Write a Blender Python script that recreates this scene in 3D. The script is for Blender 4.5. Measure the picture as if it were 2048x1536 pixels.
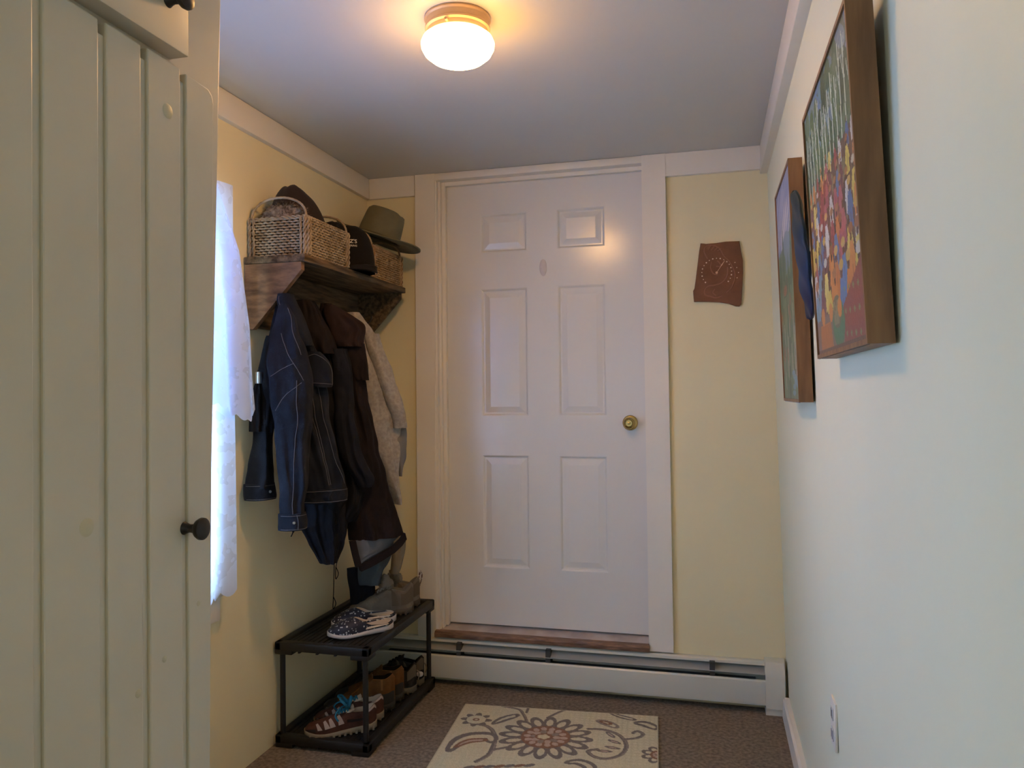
import bpy, math, random
import numpy as np
from mathutils import Vector, Matrix, noise

S = bpy.context.scene
COL = S.collection
for o in list(bpy.data.objects):
    bpy.data.objects.remove(o)

# ------------------------------------------------------------------ camera, view, light
CAM_Z = 1.34
yaw, pit, rol, FPX = 0.25312668, 0.01301318, -0.01044856, 1535.17
cy, sy, cp, sp = math.cos(yaw), math.sin(yaw), math.cos(pit), math.sin(pit)
fw = Vector((-sy*cp, cy*cp, sp)); r0 = Vector((cy, sy, 0)); u0 = r0.cross(fw)
cr, sr = math.cos(rol), math.sin(rol)
rt = cr*r0 + sr*u0; up = -sr*r0 + cr*u0
camd = bpy.data.cameras.new('camera'); cam = bpy.data.objects.new('camera', camd); COL.objects.link(cam)
camd.sensor_width = 36.0; camd.lens = 36.0*FPX/2048; camd.clip_start = 0.05
M = Matrix((rt, up, -fw)).transposed().to_4x4(); M.translation = Vector((0, 0, CAM_Z)); cam.matrix_world = M
S.camera = cam

w = bpy.data.worlds.new('sky'); S.world = w; w.use_nodes = True
w.node_tree.nodes['Background'].inputs[0].default_value = (0.60, 0.78, 1.0, 1)
w.node_tree.nodes['Background'].inputs[1].default_value = 1.2

S.view_settings.view_transform = 'Standard'; S.view_settings.look = 'None'
S.view_settings.gamma = 1; S.view_settings.use_curve_mapping = False
S.view_settings.exposure = 0.70

def area(name, loc, rot, sx, sz, power, color):
    l = bpy.data.lights.new(name, 'AREA'); l.shape = 'RECTANGLE'; l.size = sx; l.size_y = sz
    l.energy = power; l.color = color
    o = bpy.data.objects.new(name, l); COL.objects.link(o); o.location = loc; o.rotation_euler = rot
    return o
R90 = math.pi/2
# daylight outside the three windows
area('daylight_lace_window', (-1.83, 1.78, 1.40), (0, -R90, 0), 1.35, 1.08, 56, (0.50, 0.735, 0.97))
area('daylight_left_window', (-1.86, -1.0, 1.5), (0, -R90, 0), 1.3, 1.3, 13, (0.93, 1.0, 0.95))
area('daylight_rear_window', (-0.7, -2.62, 1.5), (R90, 0, math.pi), 1.3, 1.3, 25, (0.95, 1.0, 0.94))

# ------------------------------------------------------------------ helpers
def lin(r, g, b):
    f = lambda c: (c/255/12.92) if c/255 <= 0.04045 else ((c/255+0.055)/1.055)**2.4
    return (f(r), f(g), f(b))

def mat(name, color, rough=0.6, metal=0.0, bump=0.0, bscale=60, var=0.0, vscale=6, vcol=None, stretch=None,
        spec=0.5, sheen=0.0, coat=0.0, attr=None):
    m = bpy.data.materials.new(name); m.use_nodes = True
    nt = m.node_tree; N = nt.nodes; L = nt.links; b = N['Principled BSDF']
    b.inputs['Base Color'].default_value = (*color, 1); b.inputs['Roughness'].default_value = rough
    b.inputs['Metallic'].default_value = metal; b.inputs['Specular IOR Level'].default_value = spec
    b.inputs['Sheen Weight'].default_value = sheen; b.inputs['Coat Weight'].default_value = coat
    if rough >= 0.7: b.inputs['Specular IOR Level'].default_value = min(spec, 0.15); b.inputs['Sheen Weight'].default_value = sheen*0.2
    tc = N.new('ShaderNodeTexCoord'); src = tc.outputs['Object']
    if stretch:
        mp = N.new('ShaderNodeMapping'); mp.inputs['Scale'].default_value = stretch
        L.new(src, mp.inputs['Vector']); src = mp.outputs['Vector']
    if attr:
        a = N.new('ShaderNodeVertexColor'); a.layer_name = attr; L.new(a.outputs['Color'], b.inputs['Base Color'])
    elif var > 0 or vcol:
        n = N.new('ShaderNodeTexNoise'); n.inputs['Scale'].default_value = vscale; n.inputs['Detail'].default_value = 6
        L.new(src, n.inputs['Vector'])
        rp = N.new('ShaderNodeValToRGB'); rp.color_ramp.elements[0].position = 0.35; rp.color_ramp.elements[1].position = 0.65
        c2 = vcol if vcol else tuple(c*(1-var) for c in color)
        rp.color_ramp.elements[0].color = (*c2, 1); rp.color_ramp.elements[1].color = (*color, 1)
        L.new(n.outputs['Fac'], rp.inputs['Fac']); L.new(rp.outputs['Color'], b.inputs['Base Color'])
    if bump > 0:
        n2 = N.new('ShaderNodeTexNoise'); n2.inputs['Scale'].default_value = bscale; n2.inputs['Detail'].default_value = 4
        L.new(src, n2.inputs['Vector'])
        bm = N.new('ShaderNodeBump'); bm.inputs['Strength'].default_value = bump; bm.inputs['Distance'].default_value = 0.004
        L.new(n2.outputs['Fac'], bm.inputs['Height']); L.new(bm.outputs['Normal'], b.inputs['Normal'])
    return m

class MB:
    """collects shapes into one mesh"""
    def __init__(s): s.v = []; s.f = []; s.mi = []
    def add(s, vs, fs, mi=0):
        k = len(s.v); s.v += [tuple(p) for p in vs]; s.f += [[i+k for i in f] for f in fs]; s.mi += [mi]*len(fs); return s
    def box(s, x0, x1, y0, y1, z0, z1, mi=0, bev=0.0):
        if bev <= 0:
            vs = [(x, y, z) for z in (z0, z1) for y in (y0, y1) for x in (x0, x1)]
            return s.add(vs, [(0, 2, 3, 1), (4, 5, 7, 6), (0, 1, 5, 4), (2, 6, 7, 3), (0, 4, 6, 2), (1, 3, 7, 5)], mi)
        import bmesh
        bm = bmesh.new(); bmesh.ops.create_cube(bm, size=1)
        for v in bm.verts:
            v.co = Vector(((x0+x1)/2+v.co.x*(x1-x0), (y0+y1)/2+v.co.y*(y1-y0), (z0+z1)/2+v.co.z*(z1-z0)))
        bmesh.ops.bevel(bm, geom=list(bm.edges), offset=bev, segments=2, affect='EDGES', profile=0.5)
        bm.verts.index_update()
        s.add([v.co for v in bm.verts], [[v.index for v in f.verts] for f in bm.faces], mi); bm.free(); return s
    def prism(s, pts, axis, a, b, mi=0):
        """pts 2-D outline, extruded along axis 'x','y','z' from a to b (pts = remaining axes in order)"""
        def P(p, q):
            return {'x': (q, p[0], p[1]), 'y': (p[0], q, p[1]), 'z': (p[0], p[1], q)}[axis]
        n = len(pts); vs = [P(p, a) for p in pts]+[P(p, b) for p in pts]
        fs = [[i, (i+1) % n, (i+1) % n+n, i+n] for i in range(n)]+[list(range(n))[::-1], [i+n for i in range(n)]]
        return s.add(vs, fs, mi)
    def tube(s, pts, r, n=6, mi=0, closed=False, cap=True):
        pts = [Vector(p) for p in pts]; m = len(pts); vs = []
        rr = r if isinstance(r, (list, tuple)) else [r]*m
        ref = None
        for i, p in enumerate(pts):
            if closed: t = (pts[(i+1) % m]-pts[i-1])
            else: t = (pts[min(i+1, m-1)]-pts[max(i-1, 0)])
            if t.length < 1e-9: t = Vector((0, 0, 1))
            t.normalize()
            if ref is None:
                ref = Vector((0, 0, 1)) if abs(t.z) < 0.9 else Vector((1, 0, 0))
            a = (ref-t*ref.dot(t))
            if a.length < 1e-6: a = t.orthogonal()
            a.normalize(); ref = a; b = t.cross(a)
            for k in range(n):
                an = 2*math.pi*k/n; vs.append(p+(a*math.cos(an)+b*math.sin(an))*rr[i])
        fs = []
        for i in range(m if closed else m-1):
            j = (i+1) % m
            for k in range(n): fs.append([i*n+k, i*n+(k+1) % n, j*n+(k+1) % n, j*n+k])
        if cap and not closed: fs += [list(range(n))[::-1], [(m-1)*n+k for k in range(n)]]
        return s.add(vs, fs, mi)
    def lathe(s, prof, c=(0, 0, 0), axis='z', n=40, mi=0, sx=1, sy=1):
        """prof list of (r, h)"""
        c = Vector(c); vs = []
        for r, h in prof:
            for k in range(n):
                a = 2*math.pi*k/n; x, y = r*math.cos(a)*sx, r*math.sin(a)*sy
                q = {'z': (x, y, h), 'y': (x, h, y), 'x': (h, x, y)}[axis]; vs.append(c+Vector(q))
        fs = []
        for i in range(len(prof)-1):
            for k in range(n): fs.append([i*n+k, i*n+(k+1) % n, (i+1)*n+(k+1) % n, (i+1)*n+k])
        return s.add(vs, fs, mi)
    def grid(s, fn, nu, nv, mi=0, wrap=False):
        vs = [fn(i/(nu if wrap else nu-1), j/(nv-1)) for j in range(nv) for i in range(nu)]
        fs = []
        for j in range(nv-1):
            for i in range(nu if wrap else nu-1):
                k = (i+1) % nu; fs.append([j*nu+i, j*nu+k, (j+1)*nu+k, (j+1)*nu+i])
        return s.add(vs, fs, mi)
    def xform(s, mt):
        s.v = [tuple(mt @ Vector(p)) for p in s.v]; return s
    def build(s, name, m, parent=None, smooth=35, fixn=True):
        me = bpy.data.meshes.new(name); me.from_pydata(s.v, [], s.f)
        ms = m if isinstance(m, (list, tuple)) else [m]
        for q in ms: me.materials.append(q)
        for p, i in zip(me.polygons, s.mi): p.material_index = i
        if fixn:
            import bmesh
            bm = bmesh.new(); bm.from_mesh(me); bmesh.ops.recalc_face_normals(bm, faces=bm.faces); bm.to_mesh(me); bm.free()
        if smooth:
            for p in me.polygons: p.use_smooth = True
            me.set_sharp_from_angle(angle=math.radians(smooth))
        me.update()
        o = bpy.data.objects.new(name, me); COL.objects.link(o)
        if parent is not None: o.parent = parent
        return o

def tag(o, label, cat, group=None):
    o['label'] = label; o['category'] = cat
    if group: o['group'] = group
    return o
def thing(name, label, cat, loc=(0, 0, 0), rotz=0.0, group=None):
    o = bpy.data.objects.new(name, None); COL.objects.link(o); o.location = loc; o.rotation_euler = (0, 0, rotz)
    o.empty_display_size = 0.05
    return tag(o, label, cat, group)
def rebase(root, loc):
    """put a thing's origin at loc while its parts, modelled in room coordinates, stay where they are"""
    root.location = loc
    for ch in root.children:
        ch.location = ch.location-Vector(loc)
def struct(o): o['kind'] = 'structure'; return o

# ------------------------------------------------------------------ materials
cream = mat('cream_wall_paint', lin(234, 220, 176), 0.55, bump=0.12, bscale=35, var=0.04, vscale=2)
pale = mat('daylit_cream_paint', lin(237, 235, 206), 0.5, bump=0.12, bscale=30, var=0.03, vscale=2)  # same cream, paler: daylight on the right wall put into the colour
white = mat('white_trim_paint', lin(234, 225, 208), 0.42, bump=0.12, bscale=22, var=0.03, vscale=4)
doorp = mat('white_door_paint', lin(226, 221, 211), 0.2, bump=0.10, bscale=55)
ceilp = mat('ceiling_paint', lin(206, 201, 189), 0.5, bump=0.05, bscale=8, var=0.04, vscale=2)
closetp = mat('closet_paint', lin(216, 204, 182), 0.38, bump=0.10, bscale=18, var=0.04, vscale=5)
carpet = mat('floor_carpet', lin(142, 127, 108), 0.9, bump=0.9, bscale=260, vcol=lin(108, 95, 79), vscale=70, spec=0.2)
grey_enamel = mat('heater_enamel', lin(210, 207, 190), 0.32, bump=0.03, bscale=10)
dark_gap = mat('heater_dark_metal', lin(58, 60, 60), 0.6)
barn = mat('weathered_wood', lin(112, 94, 72), 0.8, bump=0.5, bscale=30, vcol=lin(66, 55, 43), vscale=9, stretch=(7, 0.8, 7))
barn_end = mat('weathered_wood_bracket', lin(128, 98, 72), 0.75, bump=0.5, bscale=22, vcol=lin(84, 64, 48), vscale=7, stretch=(2, 6, 6))
plastic = mat('black_plastic', lin(20, 19, 19), 0.55, bump=0.2, bscale=160)
brass = mat('polished_brass', lin(196, 170, 108), 0.22, metal=1)
bronze = mat('dark_bronze', lin(52, 48, 46), 0.4, metal=0.5)
wicker = mat('wicker', lin(176, 148, 112), 0.8, bump=0.5, bscale=140, vcol=lin(142, 114, 82), vscale=30)
wicker_grey = mat('wicker_grey', lin(164, 148, 126), 0.8, bump=0.5, bscale=140, vcol=lin(134, 116, 94), vscale=30)

# ------------------------------------------------------------------ room shell
YB, H = 3.43, 2.386
XL = lambda z: -1.645+0.0165*z
XR = lambda z: 0.297-0.0225*z
def wall(name, kind, us, zs, holes, surf, t, m):
    """grid wall with rectangular holes; surf(z) = inner coordinate, t = signed thickness"""
    b = MB()
    def P(u, z, k):
        q = surf(z)+k*t
        return (q, u, z) if kind == 'x' else (u, q, z)
    for i in range(len(us)-1):
        for j in range(len(zs)-1):
            if (i, j) in holes: continue
            a, c, d, e = us[i], us[i+1], zs[j], zs[j+1]
            vs = [P(a, d, 0), P(c, d, 0), P(c, e, 0), P(a, e, 0), P(a, d, 1), P(c, d, 1), P(c, e, 1), P(a, e, 1)]
            fs = [(0, 1, 2, 3), (7, 6, 5, 4)]
            nb = {(0, -1): (0, 4, 5, 1), (1, 0): (1, 5, 6, 2), (0, 1): (2, 6, 7, 3), (-1, 0): (3, 7, 4, 0)}
            for (di, dj), f in nb.items():
                ii, jj = i+di, j+dj
                if (ii, jj) in holes or ii < 0 or jj < 0 or ii >= len(us)-1 or jj >= len(zs)-1: fs.append(f)
            b.add(vs, fs)
    return struct(b.build(name, m, smooth=0))
struct(MB().box(-1.80, 0.45, -2.55, 3.62, -0.08, 0.0).build('floor', carpet, smooth=0))
struct(MB().box(-1.80, 0.45, -2.55, 3.62, H, H+0.08).build('ceiling', ceilp, smooth=0))
WY0, WY1, WZ0, WZ1 = 1.26, 2.215, 0.75, 2.02
wall('wall_left', 'x', [-2.43, -1.6, -0.4, WY0, WY1, 3.56], [0, WZ0, 0.95, 2.0, WZ1, H], {(1, 2), (3, 1), (3, 2), (3, 3)}, XL, -0.12, cream)
wall('wall_right', 'x', [-2.43, 3.56], [0, H], set(), XR, 0.12, pale)
wall('wall_back', 'y', [-1.66, -1.262, -0.26, 0.31], [0, 0.205, H], {(1, 1)}, lambda z: YB, 0.12, cream)
wall('wall_rear', 'y', [-1.66, -1.3, -0.1, 0.31], [0, 0.9, 2.1, H], {(1, 1)}, lambda z: -2.40, -0.12, cream)
glassm = bpy.data.materials.new('window_glass'); glassm.use_nodes = True
_n = glassm.node_tree.nodes; _l = glassm.node_tree.links
_b = _n.new('ShaderNodeBsdfTransparent'); _g = _n.new('ShaderNodeBsdfGlossy'); _g.inputs['Roughness'].default_value = 0.02
_x = _n.new('ShaderNodeMixShader'); _x.inputs[0].default_value = 0.06
_l.new(_b.outputs[0], _x.inputs[1]); _l.new(_g.outputs[0], _x.inputs[2]); _l.new(_x.outputs[0], _n['Material Output'].inputs[0])

def sash(name, axis, a0, a1, z0, z1, p, d):
    """double-hung window: frame ring + meeting rail, pane as child; p = frame plane, d = depth direction"""
    b = MB(); w_ = 0.05
    def bx(u0, u1, q0, q1, dd=0.0):
        lo, hi = sorted((p+dd, p+dd+d*0.035))
        if axis == 'x': b.box(lo, hi, u0, u1, q0, q1)
        else: b.box(u0, u1, lo, hi, q0, q1)
    bx(a0, a0+w_, z0, z1); bx(a1-w_, a1, z0, z1); bx(a0+w_, a1-w_, z0, z0+w_); bx(a0+w_, a1-w_, z1-w_, z1)
    zm = (z0+z1)/2; bx(a0+w_, a1-w_, zm-0.025, zm+0.025)
    fr = struct(b.build(name, white, smooth=0))
    g = MB(); q = p+d*0.018
    if axis == 'x': g.box(q-0.002, q+0.002, a0+w_, a1-w_, z0+w_, z1-w_)
    else: g.box(a0+w_, a1-w_, q-0.002, q+0.002, z0+w_, z1-w_)
    g.build('pane', glassm, fr, smooth=0)
    return fr
w1 = sash('window_1', 'x', WY0, WY1, WZ0, WZ1, -1.70, -1)
MB().box(-1.634, -1.592, 1.18, 2.268, 0.672, 0.700, bev=0.003).box(-1.634, -1.606, 1.20, 2.262, 0.590, 0.670, bev=0.003).build('window_sill', white, w1)
MB().box(-1.625, -1.610, WY1, WY1+0.035, 0.717, 2.09).box(-1.625, -1.610, WY0-0.065, WY0, 0.717, 2.09).box(-1.622, -1.607, WY0, WY1, WZ1, 2.09).build('window_casing', white, w1, smooth=0)
sash('window_2', 'x', -1.6, -0.4, 0.95, 2.0, -1.70, -1)
sash('window_3', 'y', -1.3, -0.1, 0.9, 2.1, -2.46, -1)

# crown boards, casings, baseboard
struct(MB().box(-1.625, -1.585, 1.15, YB-0.02, 2.288, H-0.001, bev=0.002).build('trim_1', white))
struct(MB().box(-1.585, -1.352, YB-0.02, YB, 2.288, H-0.001).build('trim_2', white, smooth=0))
struct(MB().box(-0.180, 0.216, YB-0.02, YB, 2.285, H-0.001).build('trim_3', white, smooth=0))
struct(MB().box(0.216, 0.262, -2.40, YB, 2.268, H-0.001, bev=0.003).build('trim_4', white))
struct(MB().prism([(-1.352, 0.206), (-1.262, 0.206), (-1.248, H-0.001), (-1.348, H-0.001)], 'y', YB-0.024, YB).build('trim_5', white, smooth=0))
struct(MB().prism([(-0.274, 0.211), (-0.171, 0.211), (-0.180, H-0.001), (-0.283, H-0.001)], 'y', YB-0.024, YB).build('trim_6', white, smooth=0))
# jamb: left board with stepped stops, header with stop, right board
jb = MB()
jb.box(-1.262, -1.243, YB-0.018, YB+0.11, 0.205, H-0.034).box(-1.243, -1.232, YB+0.004, YB+0.048, 0.24, H-0.034, bev=0.002)
jb.box(-1.232, -1.214, YB+0.022, YB+0.048, 0.25, H-0.034, bev=0.002)
jb.box(-1.262, -0.26, YB-0.022, YB+0.11, H-0.034, H-0.001, bev=0.003).box(-1.243, -0.278, YB+0.024, YB+0.048, H-0.052, H-0.034)
jb.box(-0.278, -0.26, YB-0.0, YB+0.11, 0.205, H-0.034)
struct(jb.build('trim_7', white))
struct(MB().prism([(0.268, 0.0), (0.31, 0.0), (0.31, 0.082), (0.278, 0.082), (0.270, 0.074)], 'y', -2.40, 3.345).xform(Matrix.Identity(4)).build('baseboard_right', white, smooth=0))

# ------------------------------------------------------------------ six panel door
YD = YB+0.05
door = MB()
xs = [-1.216, -1.047, -0.823, -0.677, -0.458, -0.280]
zs = [0.258, 0.526, 1.052, 1.238, 1.836, 2.010, 2.190, 2.342]
holes = {(i, j) for i in (1, 3) for j in (1, 3, 5)}
for i in range(5):
    for j in range(7):
        if (i, j) in holes: continue
        door.add([(xs[i], YD, zs[j]), (xs[i+1], YD, zs[j]), (xs[i+1], YD, zs[j+1]), (xs[i], YD, zs[j+1])], [(0, 1, 2, 3)])
for i, j in holes:
    rings = []
    for ins, dep in ((0, 0), (0.004, 0.002), (0.010, 0.009), (0.016, 0.009), (0.042, 0.002)):
        rings.append([(xs[i]+ins, YD+dep, zs[j]+ins), (xs[i+1]-ins, YD+dep, zs[j]+ins), (xs[i+1]-ins, YD+dep, zs[j+1]-ins), (xs[i]+ins, YD+dep, zs[j+1]-ins)])
    vs = sum(rings, []); fs = []
    for k in range(4):
        for q in range(4): fs.append((k*4+q, k*4+(q+1) % 4, k*4+4+(q+1) % 4, k*4+4+q))
    fs.append((16, 17, 18, 19)); door.add(vs, fs)
door.box(xs[0], xs[-1], YD+0.012, YD+0.045, zs[0], zs[-1])
for a, c in ((xs[0], xs[0]+0.001), (xs[-1]-0.001, xs[-1])): door.box(a, c, YD+0.0005, YD+0.012, zs[0], zs[-1])
door.box(xs[0], xs[-1], YD+0.0005, YD+0.012, zs[0], zs[0]+0.001)
d1 = struct(door.build('door_1', doorp, smooth=0, fixn=False))
kn = MB().lathe([(0, 0), (0.034, 0), (0.0345, -0.004), (0.030, -0.010), (0.016, -0.013), (0.012, -0.018), (0.012, -0.030), (0.020, -0.036), (0.0265, -0.044), (0.0265, -0.054), (0.021, -0.062), (0.017, -0.0635), (0.014, -0.061), (0.0, -0.061)], (-0.352, YD, 1.205), 'y', 40)
ko = kn.build('door_knob', brass, d1); ko['label'] = 'round brass knob'
MB().box(-0.359, -0.345, YD-0.068, YD-0.060, 1.2, 1.21, bev=0.002).build('turn_button', brass, ko)
vw = MB().lathe([(0, 0.0), (0.017, 0.0), (0.017, -0.003), (0.013, -0.006), (0.006, -0.0075), (0, -0.0078)], (-0.745, YD, 1.925), 'y', 32)
vw.v = [(x, y, 1.925+(z-1.925)*2.3) for x, y, z in vw.v]
vw.build('viewer_cover', mat('viewer_plastic', lin(214, 200, 190), 0.25), d1)

wornwood = mat('worn_threshold_wood', lin(140, 108, 84), 0.5, bump=0.4, bscale=18, vcol=lin(96, 70, 54), vscale=14, stretch=(1, 6, 6))
sillp = mat('scuffed_sill_metal', lin(196, 186, 178), 0.35, bump=0.3, bscale=30, vcol=lin(170, 156, 146), vscale=12)
struct(MB().box(-1.262, -0.26, YD+0.0455, YD+0.10, 0.16, H).build('door_light_block', white, smooth=0))  # unseen block added behind the door to stop light leaking through its gaps
th = thing('threshold', 'worn brown wooden threshold with a scuffed grey sill plate under the panelled door', 'threshold')
MB().prism([(YB-0.012, 0.236), (YD+0.04, 0.254), (YD+0.04, 0.215), (YB-0.012, 0.215)], 'x', -1.2425, -0.279).build('sill_plate', sillp, th, smooth=0)
MB().prism([(YB-0.045, 0.212), (YB-0.045, 0.228), (YB-0.038, 0.237), (YB-0.014, 0.240), (YB-0.0125, 0.212)], 'x', -1.262, -0.272).build('nosing', wornwood, th)
rebase(th, (-0.76, YB-0.01, 0.206))

# ------------------------------------------------------------------ closet on the left
clo = thing('closet', 'off-white built-in closet with a plank door on the left', 'closet')
MB().prism([(0.20, 0), (1.044, 0), (1.136, H-0.002), (0.20, H-0.002)], 'x', -1.60, -0.802).build('carcass', closetp, clo, smooth=0)
ff = MB().prism([(0.985, 0), (1.053, 0), (1.146, H-0.002), (0.985, H-0.002)], 'x', -0.815, -0.796).box(-0.803, -0.797, 0.20, 0.99, 1.84, H-0.002).build('face_frame', closetp, clo, smooth=60)
bvf = ff.modifiers.new('b', 'BEVEL'); bvf.width = 0.006; bvf.segments = 4; bvf.limit_method = 'ANGLE'
cd = MB(); pe = [0.40, 0.50, 0.585, 0.668, 0.742, 0.843, 0.921, 1.004, 1.080]
for i in range(8):
    a, c = pe[i]+(0.0075 if i else 0), pe[i+1]-0.0055*(i < 7)
    if i < 7: cd.prism([(a, 0.04), (c, 0.04), (c, 1.840), (a, 1.842)], 'x', -0.794, -0.774)
    else: cd.prism([(a, 0.04), (c-0.030, 0.04), (c, 1.815), (c-0.004, 1.828), (c-0.014, 1.835), (a, 1.838)], 'x', -0.794, -0.774)
cd.box(-0.796, -0.779, 0.402, 1.03, 0.042, 1.825)
import bmesh
cdo = cd.build('plank_door', closetp, clo, smooth=0)
bv = cdo.modifiers.new('b', 'BEVEL'); bv.width = 0.0025; bv.segments = 2; bv.limit_method = 'ANGLE'
def knob(c, parent, s=1.0):
    b = MB().lathe([(0.0, 0), (0.010*s, 0), (0.008*s, 0.004*s), (0.0062*s, 0.010*s), (0.007*s, 0.018*s), (0.014*s, 0.024*s), (0.0168*s, 0.029*s), (0.0165*s, 0.033*s), (0.011*s, 0.0365*s), (0.0, 0.037*s)], c, 'x', 32)
    return b.build('knob', bronze, parent)
knob((-0.774, 1.003, 1.142), cdo)
ud = MB().box(-0.797, -0.763, 0.30, 1.004, 1.858, 2.30, bev=0.002).build('upper_door', closetp, clo)
knob((-0.763, 0.958, 1.922), ud)
knotm = mat('painted_over_knot', lin(206, 194, 162), 0.35)
for y, z, r_ in ((0.970, 1.765, 0.011), (0.815, 1.175, 0.012), (0.905, 0.93, 0.006), (0.958, 0.96, 0.005), (1.035, 1.02, 0.004)):
    MB().lathe([(r_, 0.0), (r_*0.9, 0.0003), (0, 0.0004)], (-0.7739, y, z), 'x', 20).build('knot_stain', knotm, cdo)
rebase(clo, (-1.2, 0.66, 0))

# ------------------------------------------------------------------ ceiling light
LX, LY = -0.668, 2.020
lamp = thing('ceiling_light', 'lit flush ceiling light with white mushroom glass shade and brass collar', 'ceiling light', (LX, LY, H))
lampm = mat('brushed_brass_collar', lin(214, 178, 132), 0.5, metal=0.3)
MB().lathe([(0, -0.001), (0.0915, -0.001), (0.0925, -0.006), (0.088, -0.010), (0.087, -0.024), (0.0905, -0.028), (0.0905, -0.033), (0.085, -0.037), (0.083, -0.050), (0.0, -0.050)]).build('collar', lampm, lamp)
gl = bpy.data.materials.new('lit_opal_glass'); gl.use_nodes = True
_n = gl.node_tree.nodes; _l = gl.node_tree.links; _n.remove(_n['Principled BSDF'])
em = _n.new('ShaderNodeEmission'); em.inputs[0].default_value = (1.0, 0.53, 0.18, 1)
_tc = _n.new('ShaderNodeTexCoord'); _sx = _n.new('ShaderNodeSeparateXYZ'); _mr = _n.new('ShaderNodeMapRange')   # glow set stronger low down to spare the ceiling; no bulb modelled
_mr.inputs[1].default_value = -0.055; _mr.inputs[2].default_value = -0.115; _mr.inputs[3].default_value = 7; _mr.inputs[4].default_value = 62
_l.new(_tc.outputs['Object'], _sx.inputs[0]); _l.new(_sx.outputs['Z'], _mr.inputs[0]); _l.new(_mr.outputs[0], em.inputs[1])
_l.new(em.outputs[0], _n['Material Output'].inputs[0])
MB().lathe([(0.078, -0.046), (0.086, -0.050), (0.097, -0.059), (0.102, -0.071), (0.101, -0.083), (0.093, -0.098), (0.075, -0.113), (0.05, -0.124), (0.025, -0.129), (0.0, -0.130)], n=56).build('glass_shade', gl, lamp)
for k in range(3):
    sc = MB()
    a = 0.5+k*2.094; c_, s_ = math.cos(a), math.sin(a)
    sc.tube([(0.083*c_, 0.083*s_, -0.043), (0.096*c_, 0.096*s_, -0.043)], 0.004, 10)
    sc.build('set_screw', lampm, lamp)

# ------------------------------------------------------------------ baseboard heater
bh = thing('baseboard_heater', 'long pale grey baseboard heater below the door, with end cap by right wall', 'heater')
x0, x1 = -1.60, 0.288
MB().prism([(3.428, 0.02), (3.428, 0.204), (3.400, 0.206), (3.392, 0.201), (3.391, 0.190), (3.3935, 0.190), (3.3945, 0.199), (3.401, 0.2035), (3.4255, 0.2015), (3.4255, 0.02)], 'x', x0, x1-0.08).build('back_panel', grey_enamel, bh)
MB().prism([(3.424, 0.186), (3.386, 0.166), (3.371, 0.1645), (3.366, 0.161), (3.3675, 0.158), (3.386, 0.1625), (3.4255, 0.183)], 'x', x0, x1-0.08).build('damper', mat('heater_damper_shaded', lin(160, 160, 150), 0.4), bh)  # recess shade under the hood put into the blade's colour
MB().prism([(3.378, 0.130), (3.374, 0.138), (3.365, 0.139), (3.360, 0.133), (3.358, 0.050), (3.362, 0.034), (3.380, 0.028), (3.380, 0.030), (3.364, 0.037), (3.3605, 0.050), (3.3625, 0.131), (3.3665, 0.136), (3.3725, 0.135), (3.376, 0.129)], 'x', x0, x1-0.08).build('front_panel', grey_enamel, bh)
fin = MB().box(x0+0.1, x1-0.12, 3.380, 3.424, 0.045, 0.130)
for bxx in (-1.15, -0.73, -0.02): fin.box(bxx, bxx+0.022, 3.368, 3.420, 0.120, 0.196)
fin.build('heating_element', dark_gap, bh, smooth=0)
MB().prism([(3.428, 0.0), (3.428, 0.216), (3.395, 0.216), (3.378, 0.210), (3.357, 0.176), (3.352, 0.150), (3.350, 0.030), (3.353, 0.026), (3.353, 0.0)], 'x', x1-0.084, x1-0.006).box(x1-0.084, x1-0.006, 3.349, 3.352, 0.024, 0.029).build('end_cap', grey_enamel, bh)
rebase(bh, (-0.65, 3.39, 0))

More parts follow.
